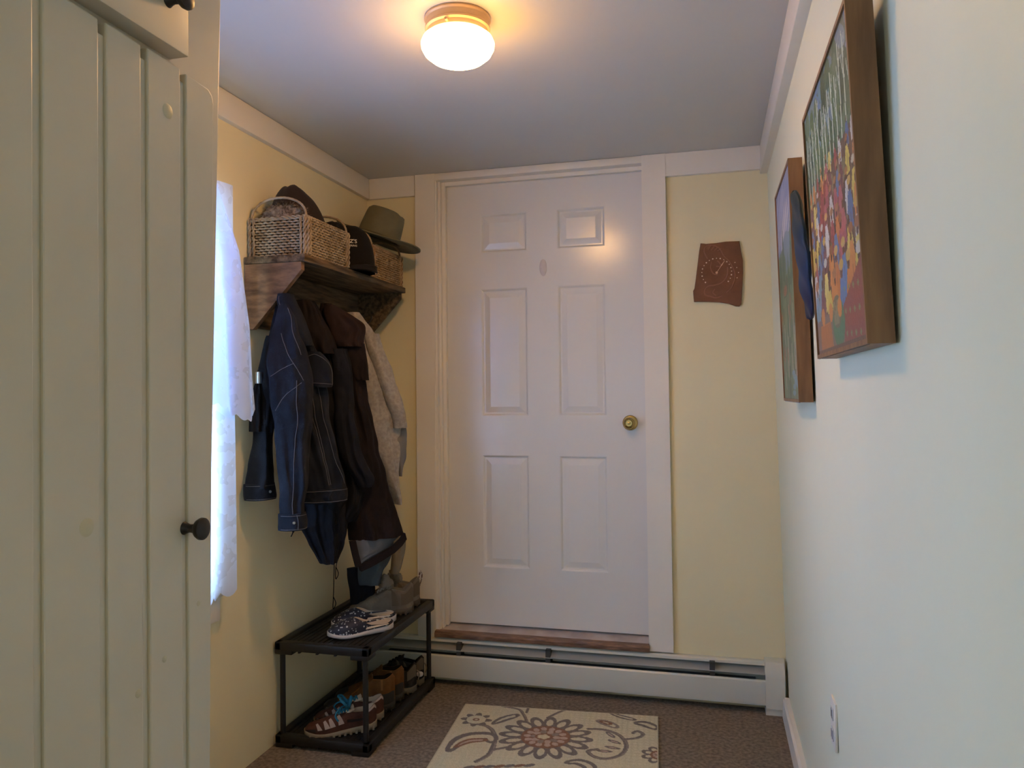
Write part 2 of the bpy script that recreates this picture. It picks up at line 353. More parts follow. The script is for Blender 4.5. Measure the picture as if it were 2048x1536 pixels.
# ------------------------------------------------------------------ painters
class Canvas:
    def __init__(s, W, Hh, base, nx, ny):
        s.W, s.H = W, Hh; s.nx, s.ny = nx, ny
        s.X, s.Y = np.meshgrid(np.linspace(0, W, nx), np.linspace(0, Hh, ny)); s.c = np.zeros((ny, nx, 3)); s.c[:] = base
    def put(s, m, col, a=1.0): s.c[m] = s.c[m]*(1-a)+np.array(col)*a
    def ell(s, cx, cyy, rx, ry, col, ang=0, a=1.0):
        ca, sa = math.cos(ang), math.sin(ang); dx, dy = s.X-cx, s.Y-cyy
        s.put(((dx*ca+dy*sa)/rx)**2+((-dx*sa+dy*ca)/ry)**2 < 1, col, a)
    def poly(s, pts, col, a=1.0):
        ins = np.zeros(s.X.shape, bool); n = len(pts)
        for i in range(n):
            (xa, ya), (xb, yb) = pts[i], pts[(i+1) % n]
            if ya == yb: continue
            c_ = ((ya > s.Y) != (yb > s.Y)) & (s.X < (xb-xa)*(s.Y-ya)/(yb-ya)+xa); ins ^= c_
        s.put(ins, col, a)
    def line(s, pts, r, col, a=1.0):
        m = np.zeros(s.X.shape, bool)
        for i, (p, q) in enumerate(zip(pts[:-1], pts[1:])):
            d = (q[0]-p[0], q[1]-p[1]); L2 = d[0]**2+d[1]**2+1e-12
            t = np.clip(((s.X-p[0])*d[0]+(s.Y-p[1])*d[1])/L2, 0, 1)
            rr = r if not isinstance(r, (list, tuple)) else r[i]
            m |= (s.X-p[0]-t*d[0])**2+(s.Y-p[1]-t*d[1])**2 < rr*rr
        s.put(m, col, a)
    def mesh(s, name, m, parent, place):
        vs = [place(x, y) for x, y in zip(s.X.ravel(), s.Y.ravel())]
        fs = [(j*s.nx+i, j*s.nx+i+1, (j+1)*s.nx+i+1, (j+1)*s.nx+i) for j in range(s.ny-1) for i in range(s.nx-1)]
        me = bpy.data.meshes.new(name); me.from_pydata(vs, [], fs); me.materials.append(m)
        at = me.color_attributes.new('paint', 'FLOAT_COLOR', 'POINT')
        if name == 'canvas': s.c = s.c*0.94+0.06*np.array(lin(104, 96, 76))
        d = np.ones((s.nx*s.ny, 4)); d[:, :3] = s.c.reshape(-1, 3); at.data.foreach_set('color', d.ravel())
        o = bpy.data.objects.new(name, me); COL.objects.link(o)
        if parent is not None: o.parent = parent
        return o
def spline(pts, n=24):
    out = []; P = [pts[0]]+list(pts)+[pts[-1]]
    for i in range(1, len(P)-2):
        for k in range(n):
            t = k/n; a, b, c, d = [np.array(P[i+q], float) for q in (-1, 0, 1, 2)]
            out.append(tuple(0.5*((2*b)+(-a+c)*t+(2*a-5*b+4*c-d)*t*t+(-a+3*b-3*c+d)*t**3)))
    out.append(tuple(pts[-1])); return out

# ------------------------------------------------------------------ rug
rug = thing('rug', 'cream floral accent rug with grey vines and rust red flowers on the floor', 'rug')
RW, RLn = 0.815, 1.30
base = lin(206, 194, 158); grey = lin(124, 112, 102); gr2 = lin(146, 132, 116); rust = lin(140, 104, 80); tan = lin(186, 162, 140)
cv = Canvas(RW, RLn, base, 272, 430)
def flower(cx, cyy, r1, r2, npet, seed=0, rot=0):
    for k in range(npet):
        a = 2*math.pi*k/npet+rot; q = (r1+r2)/2
        x, y = cx+q*math.cos(a), cyy+q*math.sin(a)
        cv.ell(x, y, (r2-r1)*0.62, r2*math.pi/npet*0.78, grey, a)
    for k in range(npet):
        a = 2*math.pi*k/npet+rot; q = (r1+r2)/2-0.004
        x, y = cx+q*math.cos(a), cyy+q*math.sin(a)
        cv.ell(x, y, (r2-r1)*0.34, r2*math.pi/npet*0.40, base, a)
    cv.ell(cx, cyy, r1+0.008, r1+0.008, rust)
    for k in range(14):
        a = 2*math.pi*k/14; cv.ell(cx+r1*0.80*math.cos(a), cyy+r1*0.80*math.sin(a), 0.17*r1, 0.136*r1, tan, a)
    for k in range(10):
        a = 2*math.pi*k/10; cv.ell(cx+r1*0.50*math.cos(a), cyy+r1*0.50*math.sin(a), 0.18*r1, 0.148*r1, gr2 if k % 2 else tan, a)
    g_ = r1/0.088; cv.ell(cx-0.008*g_, cyy, 0.034*g_, 0.028*g_, rust)
    for k in range(5):
        a = 2*math.pi*k/5; cv.ell(cx-0.008*g_+0.013*g_*math.cos(a), cyy+0.011*g_*math.sin(a), 0.012*g_, 0.010*g_, base)
def ringleaf(pts, r, col, inner=base):
    s_ = spline(pts, 10); cv.line(s_, [r*(0.25+1.1*math.sin(math.pi*(0.08+0.84*i/len(s_)))) for i in range(len(s_))], col)
    cv.line(s_[3:-3], [r*0.5*math.sin(math.pi*(0.08+0.84*i/len(s_))) for i in range(len(s_)-6)], inner)
def vine(pts, r=0.009, col=grey):
    cv.line(spline(pts), r, col); cv.line([(x+0.004, y+0.003) for x, y in spline(pts)], r*0.35, gr2)
for ox, oy in ((0, 0), (0.03, 0.80)):
    vine([(0.075+ox, 0.188+oy), (0.140+ox, 0.205+oy), (0.180+ox, 0.262+oy), (0.200+ox, 0.345+oy), (0.197+ox, 0.44+oy), (0.165+ox, 0.50+oy)], 0.0095)
    vine([(0.20+ox, 0.405+oy), (0.25+ox, 0.375+oy), (0.302+ox, 0.344+oy), (0.33+ox, 0.32+oy)], 0.008)
    vine([(0.163+ox, 0.003+oy), (0.235+ox, 0.022+oy), (0.262+ox, 0.062+oy), (0.285+ox, 0.12+oy), (0.30+ox, 0.17+oy)], 0.007)
    vine([(0.440+ox, -0.012+oy), (0.405+ox, 0.03+oy), (0.37+ox, 0.085+oy)], 0.007)
    vine([(0.276+ox, 0.0+oy), (0.275+ox, 0.05+oy)], 0.006)
    vine([(0.544+ox, 0.165+oy), (0.609+ox, 0.165+oy), (0.667+ox, 0.205+oy), (0.695+ox, 0.28+oy), (0.682+ox, 0.358+oy), (0.633+ox, 0.402+oy), (0.584+ox, 0.395+oy), (0.558+ox, 0.355+oy), (0.590+ox, 0.335+oy)], 0.009)
    vine([(0.690+ox, 0.235+oy), (0.735+ox, 0.215+oy), (0.757+ox, 0.18+oy), (0.735+ox, 0.155+oy), (0.718+ox, 0.175+oy)], 0.008)
    for (px_, py_, a_) in ((0.632, 0.205, 0.9), (0.650, 0.262, 0.5), (0.645, 0.312, 0.2), (0.618, 0.345, 0.0)):
        cv.ell(px_+ox, py_+oy, 0.030, 0.010, grey, a_); cv.ell(px_+ox, py_+oy, 0.016, 0.004, tan, a_)
    ringleaf([(0.160+ox, 0.177+oy), (0.195+ox, 0.125+oy), (0.240+ox, 0.082+oy)], 0.017, grey)
    ringleaf([(0.045+ox, 0.43+oy), (0.06+ox, 0.36+oy), (0.10+ox, 0.31+oy), (0.165+ox, 0.295+oy), (0.185+ox, 0.33+oy)], 0.030, grey)
    ringleaf([(0.06+ox, 0.40+oy), (0.10+ox, 0.345+oy), (0.16+ox, 0.325+oy)], 0.014, rust, tan)
    for k in range(8):
        a = 2*math.pi*k/8; cv.ell(0.083+ox+0.040*math.cos(a), 0.150+oy+0.040*math.sin(a), 0.026, 0.014, grey, a)
    cv.ell(0.083+ox, 0.150+oy, 0.040, 0.040, base); cv.ell(0.083+ox, 0.150+oy, 0.014, 0.013, rust); cv.ell(0.083+ox, 0.150+oy, 0.007, 0.006, base)
    ringleaf([(0.575+ox, 0.085+oy), (0.61+ox, 0.10+oy), (0.650+ox, 0.13+oy)], 0.018, gr2); ringleaf([(0.585+ox, 0.085+oy), (0.625+ox, 0.105+oy)], 0.010, rust)
    ringleaf([(0.728+ox, 0.080+oy), (0.765+ox, 0.085+oy), (0.806+ox, 0.118+oy)], 0.020, grey)
    ringleaf([(0.62+ox, 0.0+oy), (0.67+ox, 0.03+oy), (0.72+ox, 0.05+oy)], 0.012, grey)
    flower(0.385+ox, 0.262+oy, 0.088, 0.175, 16)
    flower(0.822+ox, 0.345+oy, 0.030, 0.068, 9)
    ringleaf([(0.490+ox, 0.455+oy), (0.535+ox, 0.445+oy), (0.575+ox, 0.480+oy), (0.555+ox, 0.54+oy)], 0.020, grey)
    for k in range(7):
        cv.ell(0.150+ox+0.035*k, 0.545-0.008*k+oy, 0.022, 0.010, rust if k % 2 else grey, -0.5)
    vine([(0.12+ox, 0.62+oy), (0.22+ox, 0.57+oy), (0.36+ox, 0.56+oy)], 0.009)
    flower(0.65+ox, 0.62+oy, 0.05, 0.10, 12)
rng = np.random.default_rng(3)
cv.c *= (1+rng.normal(0, 0.06, cv.c.shape[:2]))[:, :, None]
edge = (cv.X < 0.006) | (cv.X > RW-0.006) | (cv.Y < 0.006)
cv.put(edge, lin(190, 178, 146))
rugm = mat('rug_pile', base, 0.95, bump=0.8, bscale=330, spec=0.15, attr='paint')
cv.mesh('pile', rugm, rug, lambda x, y: (x, -y, 0.0095+0.0006*math.sin(x*900)*math.sin(y*900)))
MB().box(0, RW, -RLn, 0, 0.001, 0.009, bev=0.002).build('backing', mat('rug_edge', lin(190, 176, 144), 0.95), rug)
rug.location = (-1.040, 3.162, 0); rug.rotation_euler = (0, 0, math.radians(4.0))

# ------------------------------------------------------------------ paintings on the right wall
def canvas_material(): return mat('oil_paint', (0.5, 0.5, 0.5), 0.45, bump=0.25, bscale=120, attr='paint')
oil = canvas_material()
framew = mat('painting_frame_wood', lin(146, 104, 64), 0.5, bump=0.2, bscale=20, vcol=lin(118, 82, 50), vscale=5, stretch=(8, 8, 1))
def lean(xb, xt, zb, zt): return lambda z: xb+(xt-xb)*(z-zb)/(zt-zb)
def painting(label, y0, y1, z0, z1, xb, xt, dep, cvs):
    t = thing('painting', label, 'painting', group=None)
    X = lean(xb, xt, z0, z1)
    W, Hh = y1-y0, z1-z0
    f = MB(); e = 0.008
    for a, c, q0, q1 in ((y0, y0+e, z0, z1), (y1-e, y1, z0, z1), (y0+e, y1-e, z0, z0+e), (y0+e, y1-e, z1-e, z1)):
        vs = [(X(z)+k*dep, y, z) for k in (0, 1) for z in (q0, q1) for y in (a, c)]
        f.add(vs, [(0, 2, 3, 1), (4, 5, 7, 6), (0, 1, 5, 4), (2, 6, 7, 3), (0, 4, 6, 2), (1, 3, 7, 5)])
    f.build('frame', framew, t, smooth=0)
    b = MB(); vs = [(X(z)+k, y, z) for k in (0.006, 0.012) for z in (z0+e, z1-e) for y in (y0+e, y1-e)]
    b.add(vs, [(0, 2, 3, 1), (4, 5, 7, 6), (0, 1, 5, 4), (2, 6, 7, 3), (0, 4, 6, 2), (1, 3, 7, 5)]).build('backing_board', framew, t, smooth=0)
    # canvas x=0 is the left edge as seen (far end, high Y); y=0 is the top
    cvs.mesh('canvas', oil, t, lambda x, y: (X(z1-y)+0.0035, y1-x, z1-y))
    rebase(t, (X(z0)+dep, (y0+y1)/2, z0)); return t
def q(l): return lin(*l)
# large one: busy market crowd among trees
R = random.Random(11)
W1, H1 = 0.54, 0.515
c1 = Canvas(W1, H1, q((96, 112, 88)), 150, 300)
for k in range(46):
    c1.ell(R.random()*W1, R.random()*0.13, 0.05, 0.018, q((118+R.randint(-14, 14), 144+R.randint(-12, 12), 166)), R.random(), 0.7)
for k in range(60):
    x = R.random()*W1; y = 0.03+R.random()*0.17; g = R.choice([(70, 100, 70), (88, 116, 76), (56, 84, 62), (100, 122, 90)])
    c1.ell(x, y, 0.016+R.random()*0.02, 0.02+R.random()*0.035, q(g), R.random()*0.6-0.3)
for k in range(13):
    x = 0.02+k*0.041+R.random()*0.01; y = 0.02+R.random()*0.05
    c1.line([(x, y), (x+0.004, y+0.07), (x-0.004, y+0.15)], 0.0036, q((196, 208, 190)))
    c1.line([(x, y+0.05), (x+0.018, y+0.01)], 0.0030, q((176, 190, 176))); c1.line([(x, y+0.07), (x-0.016, y+0.03)], 0.0028, q((164, 182, 168)))
c1.poly([(0, 0.20), (W1, 0.17), (W1, 0.52), (0, 0.52)], q((112, 84, 66)))
for k in range(80):
    c1.ell(R.random()*W1, 0.2+R.random()*0.22, 0.015+R.random()*0.02, 0.02, q(R.choice([(120, 82, 64), (92, 70, 58), (134, 96, 70), (128, 116, 86)])), R.random())
c1.poly([(0.10, 0.26), (0.24, 0.17), (0.27, 0.21), (0.15, 0.31)], q((148, 72, 58))); c1.line([(0.10, 0.26), (0.24, 0.17), (0.27, 0.21)], 0.002, q((196, 150, 120)))
cloth = [(206, 186, 90), (88, 112, 152), (196, 120, 60), (200, 196, 190), (160, 70, 66), (122, 72, 76), (204, 132, 66), (96, 124, 160), (170, 90, 96), (216, 196, 108), (120, 150, 160)]
def figure(x, y, h, col):
    skin = q(R.choice([(92, 58, 42), (110, 70, 48), (78, 52, 40)])); col = q(col)
    c1.poly([(x-h*0.15, y), (x+h*0.15, y), (x+h*0.26, y+h*0.72), (x-h*0.24, y+h*0.72)], col)
    c1.line([(x-h*0.1, y+0.05*h), (x-h*0.26, y+0.38*h)], h*0.045, col); c1.line([(x+h*0.1, y+0.05*h), (x+h*0.28, y+0.35*h)], h*0.045, col)
    c1.line([(x, y+h*0.2), (x+0.02*h, y+h*0.68)], h*0.012, tuple(c*0.5 for c in col))
    c1.ell(x, y-h*0.09, h*0.085, h*0.10, skin)
    if R.random() < 0.65:
        c1.ell(x, y-h*0.20, h*0.19, h*0.085, q(R.choice([(166, 116, 70), (196, 160, 84), (150, 96, 60), (190, 186, 172)])))
    c1.line([(x-h*0.08, y+h*0.72), (x-h*0.08, y+h*0.85)], h*0.03, skin); c1.line([(x+h*0.1, y+h*0.72), (x+h*0.1, y+h*0.85)], h*0.03, skin)
for row in range(7):
    y = 0.165+row*0.037; h = 0.052+row*0.010; n = 10-row//2
    for k in range(n):
        figure((k+0.5)/n*W1+R.uniform(-0.012, 0.012), y+R.uniform(-0.008, 0.008), h, R.choice(cloth))
c1.poly([(0.33, 0.44), (W1, 0.37), (W1, 0.52), (0.33, 0.52)], q((140, 72, 60)))
for k in range(16): c1.ell(0.36+0.04*(k % 5), 0.41+0.028*(k//5)+0.002*k, 0.006, 0.005, q((128, 144, 92)))
c1.poly([(0, 0.44), (0.33, 0.43), (0.33, 0.52), (0, 0.52)], q((122, 104, 94)))
c1.ell(0.28, 0.46, 0.065, 0.045, q((72, 120, 84))); c1.ell(0.27, 0.44, 0.045, 0.03, q((110, 104, 80)))
for k in range(7): c1.line([(0.235+k*0.012, 0.42), (0.24+k*0.011, 0.462)], 0.0014, q((168, 160, 120)))
c1.poly([(0.06, 0.45), (0.19, 0.45), (0.21, 0.505), (0.05, 0.505)], q((176, 112, 58)))
for k in range(8): c1.line([(0.07+k*0.016, 0.455), (0.065+k*0.018, 0.50)], 0.0018, q((134, 80, 44)))
for x in (0.10, 0.20, 0.30): c1.ell(x, 0.435, 0.022, 0.018, q((204, 132, 66)))
c1.put((c1.X < 0.004) | (c1.Y > H1-0.016), q((96, 68, 52)))
painting('large painting of a crowded market under trees in a deep brown wooden frame', 1.211, 1.751, 1.408, 1.922, 0.222, 0.198, 0.038, c1)
# smaller landscape with tall trees
W2, H2 = 0.432, 0.65
c2 = Canvas(W2, H2, q((120, 134, 170)), 90, 260)
for k in range(40):
    y = R.random()*0.2; c2.ell(R.random()*W2, y, 0.10, 0.012, q(((150, 158, 186) if R.random() < 0.5 else (104, 116, 160)) if y < 0.1 else (190, 188, 190)), -0.5, 0.5)
c2.poly([(0, 0.20), (W2, 0.17), (W2, H2), (0, H2)], q((104, 122, 92)))
c2.ell(0.25, 0.22, 0.12, 0.06, q((112, 134, 150))); c2.ell(0.12, 0.25, 0.10, 0.05, q((90, 112, 90)))
for x, y0_, y1_, r in ((0.16, 0.12, 0.34, 0.03), (0.37, 0.13, 0.36, 0.032), (0.06, 0.18, 0.36, 0.028), (0.28, 0.22, 0.42, 0.034), (0.22, 0.26, 0.46, 0.03)):
    c2.poly([(x, y0_), (x+r, (y0_+y1_)/2), (x+r*0.9, y1_), (x-r*0.9, y1_), (x-r, (y0_+y1_)/2)], q((70+R.randint(-8, 10), 100, 72)))
for k in range(70):
    c2.ell(R.random()*W2, 0.3+R.random()*0.33, 0.02+R.random()*0.02, 0.014+R.random()*0.03, q(R.choice([(84, 108, 76), (110, 126, 94), (126, 96, 74), (96, 116, 86), (74, 92, 70)])), R.random())
for k in range(11):
    x = 0.05+R.random()*0.34; y = 0.36+R.random()*0.16; c2.line([(x, y), (x+0.004, y+0.09)], 0.0035, q((190, 180, 164)))
for k in range(7): c2.ell(0.28+R.random()*0.12, 0.56+R.random()*0.07, 0.04, 0.008, q((104, 140, 156)))
c2.ell(0.17, 0.32, 0.05, 0.016, q((146, 100, 72)))
painting('smaller landscape painting of tall green trees, hanging nearer the back corner', 2.149, 2.581, 1.310, 1.958, 0.225, 0.206, 0.036, c2)

# dark blue wall carving between the paintings
blue = bpy.data.materials.new('blue_glazed_clay'); blue.use_nodes = True
nt = blue.node_tree; bb = nt.nodes['Principled BSDF']; bb.inputs['Roughness'].default_value = 0.55; bb.inputs['Specular IOR Level'].default_value = 0.25
tcn = nt.nodes.new('ShaderNodeTexCoord'); sx = nt.nodes.new('ShaderNodeSeparateXYZ'); rp = nt.nodes.new('ShaderNodeValToRGB')
nzz = nt.nodes.new('ShaderNodeTexNoise'); nzz.inputs['Scale'].default_value = 25; ad = nt.nodes.new('ShaderNodeMath'); ad.operation = 'MULTIPLY_ADD'; ad.inputs[1].default_value = 0.25
nt.links.new(tcn.outputs['Generated'], sx.inputs[0]); nt.links.new(nzz.outputs['Fac'], ad.inputs[0]); nt.links.new(sx.outputs['Z'], ad.inputs[2]); nt.links.new(tcn.outputs['Object'], nzz.inputs['Vector'])
nt.links.new(ad.outputs[0], rp.inputs[0]); nt.links.new(rp.outputs[0], bb.inputs[0])
e_ = rp.color_ramp.elements; e_[0].position = 0.1; e_[0].color = (*lin(34, 27, 50), 1); e_[1].position = 1.0; e_[1].color = (*lin(34, 50, 54), 1)
x_ = e_.new(0.45); x_.color = (*lin(32, 50, 80), 1)
def carv(u, v):
    a = 2*math.pi*u; z = 1.505+0.305*v; xc = 0.228+(0.196-0.228)*v+0.0012*math.sin(v*17)
    wy = 0.075*(math.sin(math.pi*min(max(v, 0.0), 1))**0.3+0.001)+0.004*math.sin(v*30); tx = 0.012*(math.sin(math.pi*v)**0.25+0.001)+0.002*math.sin(a*3+v*25)
    return (xc+tx*math.cos(a), 1.905+wy*math.sin(a), z)
bc = MB().grid(carv, 36, 50, wrap=True).build('wall_carving', blue, smooth=60)
tag(bc, 'narrow dark blue glazed wall hanging mounted between the two paintings', 'wall hanging')
MB().tube([(0.215, 1.905, 1.66), (0.262, 1.905, 1.66)], 0.006, 8).build('hanging_peg', blue, bc)

# ------------------------------------------------------------------ clay thermometer plaque
clay = mat('red_clay', lin(134, 92, 66), 0.75, bump=0.35, bscale=40, vcol=lin(116, 79, 57), vscale=10)
pl = thing('clay_thermometer', 'reddish brown clay slab thermometer with a raised flute player relief on back wall', 'thermometer')
out = [(-0.034, 1.984), (-0.01, 1.980), (0.03, 1.981), (0.07, 1.985), (0.128, 1.984), (0.134, 1.94), (0.141, 1.90), (0.141, 1.85), (0.138, 1.80), (0.134, 1.74), (0.132, 1.715), (0.124, 1.705), (0.110, 1.706), (0.08, 1.718), (0.04, 1.726), (-0.01, 1.730), (-0.065, 1.732), (-0.067, 1.757), (-0.068, 1.778), (-0.062, 1.79), (-0.056, 1.83), (-0.048, 1.89), (-0.040, 1.95)]
yf = YB-0.016
vs = []; n = len(out); cx_, cz_ = 0.036, 1.85
for (dy, s_) in ((YB-0.001, 1.0), (yf+0.003, 1.0), (yf, 0.975)): vs += [(cx_+(x-cx_)*s_, dy, cz_+(z-cz_)*s_) for x, z in out]
fs = [[k*n+i, k*n+(i+1) % n, (k+1)*n+(i+1) % n, (k+1)*n+i] for k in range(2) for i in range(n)]+[[2*n+i for i in range(n)], list(range(n))[::-1]]
MB().add(vs, fs).build('slab', clay, pl, smooth=30)
clay2 = mat('raised_clay', lin(150, 104, 80), 0.75, bump=0.3, bscale=60)
rel = MB()
def relief(pts, r): rel.tube([(x, yf-0.000, z) for x, z in spline(pts, 8)], r, 8)
relief([(-0.005, 1.915), (-0.018, 1.945), (-0.012, 1.968), (0.012, 1.972), (0.034, 1.965), (0.050, 1.950), (0.062, 1.925), (0.085, 1.90), (0.10, 1.87), (0.108, 1.835), (0.095, 1.79), (0.070, 1.765)], 0.0032)
for k in range(4): relief([(0.0+0.012*k, 1.952-0.002*k), (0.010+0.014*k, 1.972-0.005*k)], 0.003)
relief([(0.012, 1.90), (0.008, 1.875), (0.018, 1.85), (0.036, 1.845)], 0.003)
relief([(0.078, 1.875), (0.076, 1.84), (0.055, 1.812), (0.024, 1.80), (-0.004, 1.796), (-0.018, 1.78), (-0.016, 1.758), (0.004, 1.752), (0.026, 1.745), (0.05, 1.75)], 0.0038)
relief([(0.024, 1.783), (0.016, 1.768), (0.028, 1.755)], 0.003)
relief([(0.035, 1.905), (0.045, 1.895), (0.05, 1.88), (0.03, 1.88)], 0.003)
rel.build('relief_figure', clay2, pl, smooth=60)
dots = mat('pale_dots', lin(232, 206, 178), 0.4)
dm = MB(); dcx, dcz = 0.032, 1.853
def dot(x, z, r=0.0023): dm.lathe([(r, 0), (r*0.9, -0.0012), (r*0.5, -0.0019), (0, -0.002)], (x, yf, z), 'y', 10)
for k in range(19):
    a = math.radians(-40+k*260/18+(-0)); 
    dot(dcx-0.062*math.cos(a+0.0), dcz+0.062*math.sin(a), 0.0031 if k % 2 == 0 else 0.0022)
for dx, dz in ((0.076, 0.040), (0.083, 0.018), (0.090, -0.004), (0.084, -0.026)): dot(dcx+dx, dcz+dz, 0.0022)
dm.build('dial_dots', dots, pl)
MB().tube([(dcx, yf-0.004, dcz), (dcx+0.018, yf-0.005, dcz+0.026)], 0.0012, 6).tube([(dcx+0.018, yf-0.005, dcz+0.026), (dcx+0.022, yf-0.005, dcz+0.032), (dcx+0.034, yf-0.005, dcz+0.050)], [0.0012, 0.0028, 0.0008], 6).lathe([(0.005, 0), (0.005, -0.004), (0, -0.005)], (dcx, yf, dcz), 'y', 16).build('pointer', mat('pointer_metal', lin(214, 170, 136), 0.35, metal=0.4), pl)
rebase(pl, (0.036, YB, 1.705))

# ------------------------------------------------------------------ outlet
ol = thing('outlet', 'white electrical outlet plate low on the right wall', 'outlet')
OX = XR(0.53)
MB().box(OX-0.007, OX-0.0005, 1.985, 2.057, 0.470, 0.586, bev=0.002).build('cover_plate', white, ol)
s2 = MB()
for z in (0.502, 0.552): s2.box(OX-0.0095, OX-0.006, 2.006, 2.036, z-0.015, z+0.015, bev=0.003)
so = s2.build('socket_face', mat('socket_plastic', lin(204, 200, 196), 0.4), ol)
for z in (0.502, 0.552):
    for y in (2.014, 2.028): MB().box(OX-0.0100, OX-0.0093, y-0.0025, y+0.0025, z-0.010, z+0.010).build('slot', dark_gap, so, smooth=0)
rebase(ol, (OX, 2.02, 0.470))

# ------------------------------------------------------------------ lace curtains
lace = bpy.data.materials.new('white_lace'); lace.use_nodes = True
nt = lace.node_tree; N = nt.nodes; L = nt.links; N.remove(N['Principled BSDF'])
tcn = N.new('ShaderNodeTexCoord')
v1 = N.new('ShaderNodeTexVoronoi'); v1.inputs['Scale'].default_value = 40; L.new(tcn.outputs['Object'], v1.inputs['Vector'])
n1 = N.new('ShaderNodeTexNoise'); n1.inputs['Scale'].default_value = 16; L.new(tcn.outputs['Object'], n1.inputs['Vector'])
v2 = N.new('ShaderNodeTexVoronoi'); v2.inputs['Scale'].default_value = 330; v2.feature = 'DISTANCE_TO_EDGE'; L.new(tcn.outputs['Object'], v2.inputs['Vector'])
fl = N.new('ShaderNodeMath'); fl.operation = 'LESS_THAN'; fl.inputs[1].default_value = 0.30; L.new(v1.outputs['Distance'], fl.inputs[0])
nm = N.new('ShaderNodeMath'); nm.operation = 'GREATER_THAN'; nm.inputs[1].default_value = 0.47; L.new(n1.outputs['Fac'], nm.inputs[0])
mu = N.new('ShaderNodeMath'); mu.operation = 'MULTIPLY'; L.new(fl.outputs[0], mu.inputs[0]); L.new(nm.outputs[0], mu.inputs[1])
nd = N.new('ShaderNodeMath'); nd.operation = 'GREATER_THAN'; nd.inputs[1].default_value = 0.53; L.new(n1.outputs['Fac'], nd.inputs[0])
hole = N.new('ShaderNodeMath'); hole.operation = 'MULTIPLY_ADD'; L.new(nd.outputs[0], hole.inputs[0]); hole.inputs[1].default_value = 0.16; hole.inputs[2].default_value = 0.03
sb = N.new('ShaderNodeMath'); sb.operation = 'MULTIPLY_ADD'; L.new(mu.outputs[0], sb.inputs[0]); sb.inputs[1].default_value = -0.2; L.new(hole.outputs[0], sb.inputs[2]); sb.use_clamp = True
df = N.new('ShaderNodeBsdfDiffuse'); df.inputs[0].default_value = (0.88, 0.90, 0.95, 1)
tl = N.new('ShaderNodeBsdfTranslucent'); tl.inputs[0].default_value = (0.50, 0.62, 0.92, 1)  # blue cast of the daylight put into the white cloth's colour
m1 = N.new('ShaderNodeMixShader'); m1.inputs[0].default_value = 0.5; L.new(df.outputs[0], m1.inputs[1]); L.new(tl.outputs[0], m1.inputs[2])
tr = N.new('ShaderNodeBsdfTransparent'); m2 = N.new('ShaderNodeMixShader'); L.new(sb.outputs[0], m2.inputs[0]); L.new(m1.outputs[0], m2.inputs[1]); L.new(tr.outputs[0], m2.inputs[2])
L.new(m2.outputs[0], N['Material Output'].inputs[0])
def scal(t, n, d): return d*abs(math.sin(math.pi*t*n))
def cur_low(u, v):
    y = 1.22+(2.288-1.22)*u; zt, zb = 2.06, 0.690-scal(u, 18, 0.018)
    z = zt+(zb-zt)*v
    return (-1.572+0.012*math.sin(u*46+0.6*math.sin(v*5))*(0.4+0.6*v), y, z)
cl = MB().grid(cur_low, 200, 60).build('lace_curtain', lace, smooth=60, fixn=False)
tag(cl, 'long white lace curtain panel with scalloped hem hanging over the window, behind the shorter swag', 'curtain', 'lace curtains at the window')
def cur_sw(u, v):
    yr = float(np.interp(v, [0, 0.08, 0.16, 0.34, 0.65, 0.87, 1.0], [2.150, 2.17, 2.210, 2.300, 2.358, 2.372, 2.386]))
    y = 1.22+(yr-1.22)*u; zt = 2.115
    zb = (1.262+0.034*((u-0.94)/0.06) if u > 0.94 else 1.262+0.30*((0.94-u)/0.94)**0.8)-scal(u, 32, 0.014)
    z = zt+(zb-zt)*v
    return (-1.550+0.012*v*u**4+0.013*math.sin(u*60+v*1.5)*(0.4+0.6*v), y, z)
c_s = MB().grid(cur_sw, 200, 60).build('lace_curtain', lace, smooth=60, fixn=False)
tag(c_s, 'shorter white lace swag flaring at its right corner, draped in front of the long panel', 'curtain', 'lace curtains at the window')
rod = MB().tube([(-1.562, 1.17, 2.118), (-1.562, 2.165, 2.118)], 0.008, 10)
for y in (1.18, 2.16): rod.box(-1.622, -1.553, y-0.008, y+0.008, 2.09, 2.135, bev=0.003)
tag(rod.build('curtain_rod', white), 'thin white curtain rod holding the lace above the window', 'curtain rod')

# ------------------------------------------------------------------ coat shelf
sh = thing('coat_shelf', 'weathered brown wooden wall shelf with angled brackets holding baskets above the coats', 'shelf')
MB().box(-1.612, -1.370, 2.415, 3.335, 1.814, 1.840, bev=0.003).build('shelf_board', barn, sh)
for k, y in enumerate((2.418, 3.300)):
    MB().prism([(-1.611, 1.813), (-1.385, 1.813), (-1.385, 1.785), (-1.578, 1.580), (-1.611, 1.580)], 'y', y, y+0.022).build('bracket', barn_end if k == 0 else barn, sh, smooth=0)
MB().box(-1.613, -1.595, 2.441, 3.299, 1.590, 1.812).build('back_board', barn, sh, smooth=0)
for y in (2.47, 2.62, 2.75, 2.96, 3.16):
    MB().tube(spline([(-1.594, y, 1.675), (-1.550, y, 1.672), (-1.500, y, 1.660), (-1.470, y, 1.672), (-1.462, y, 1.695)], 5), 0.0045, 8).lathe([(0, 0), (0.012, 0), (0.012, 0.003), (0, 0.004)], (-1.595, y, 1.702), 'x', 14).build('hook', bronze, sh)
rebase(sh, (-1.61, 2.875, 1.58))

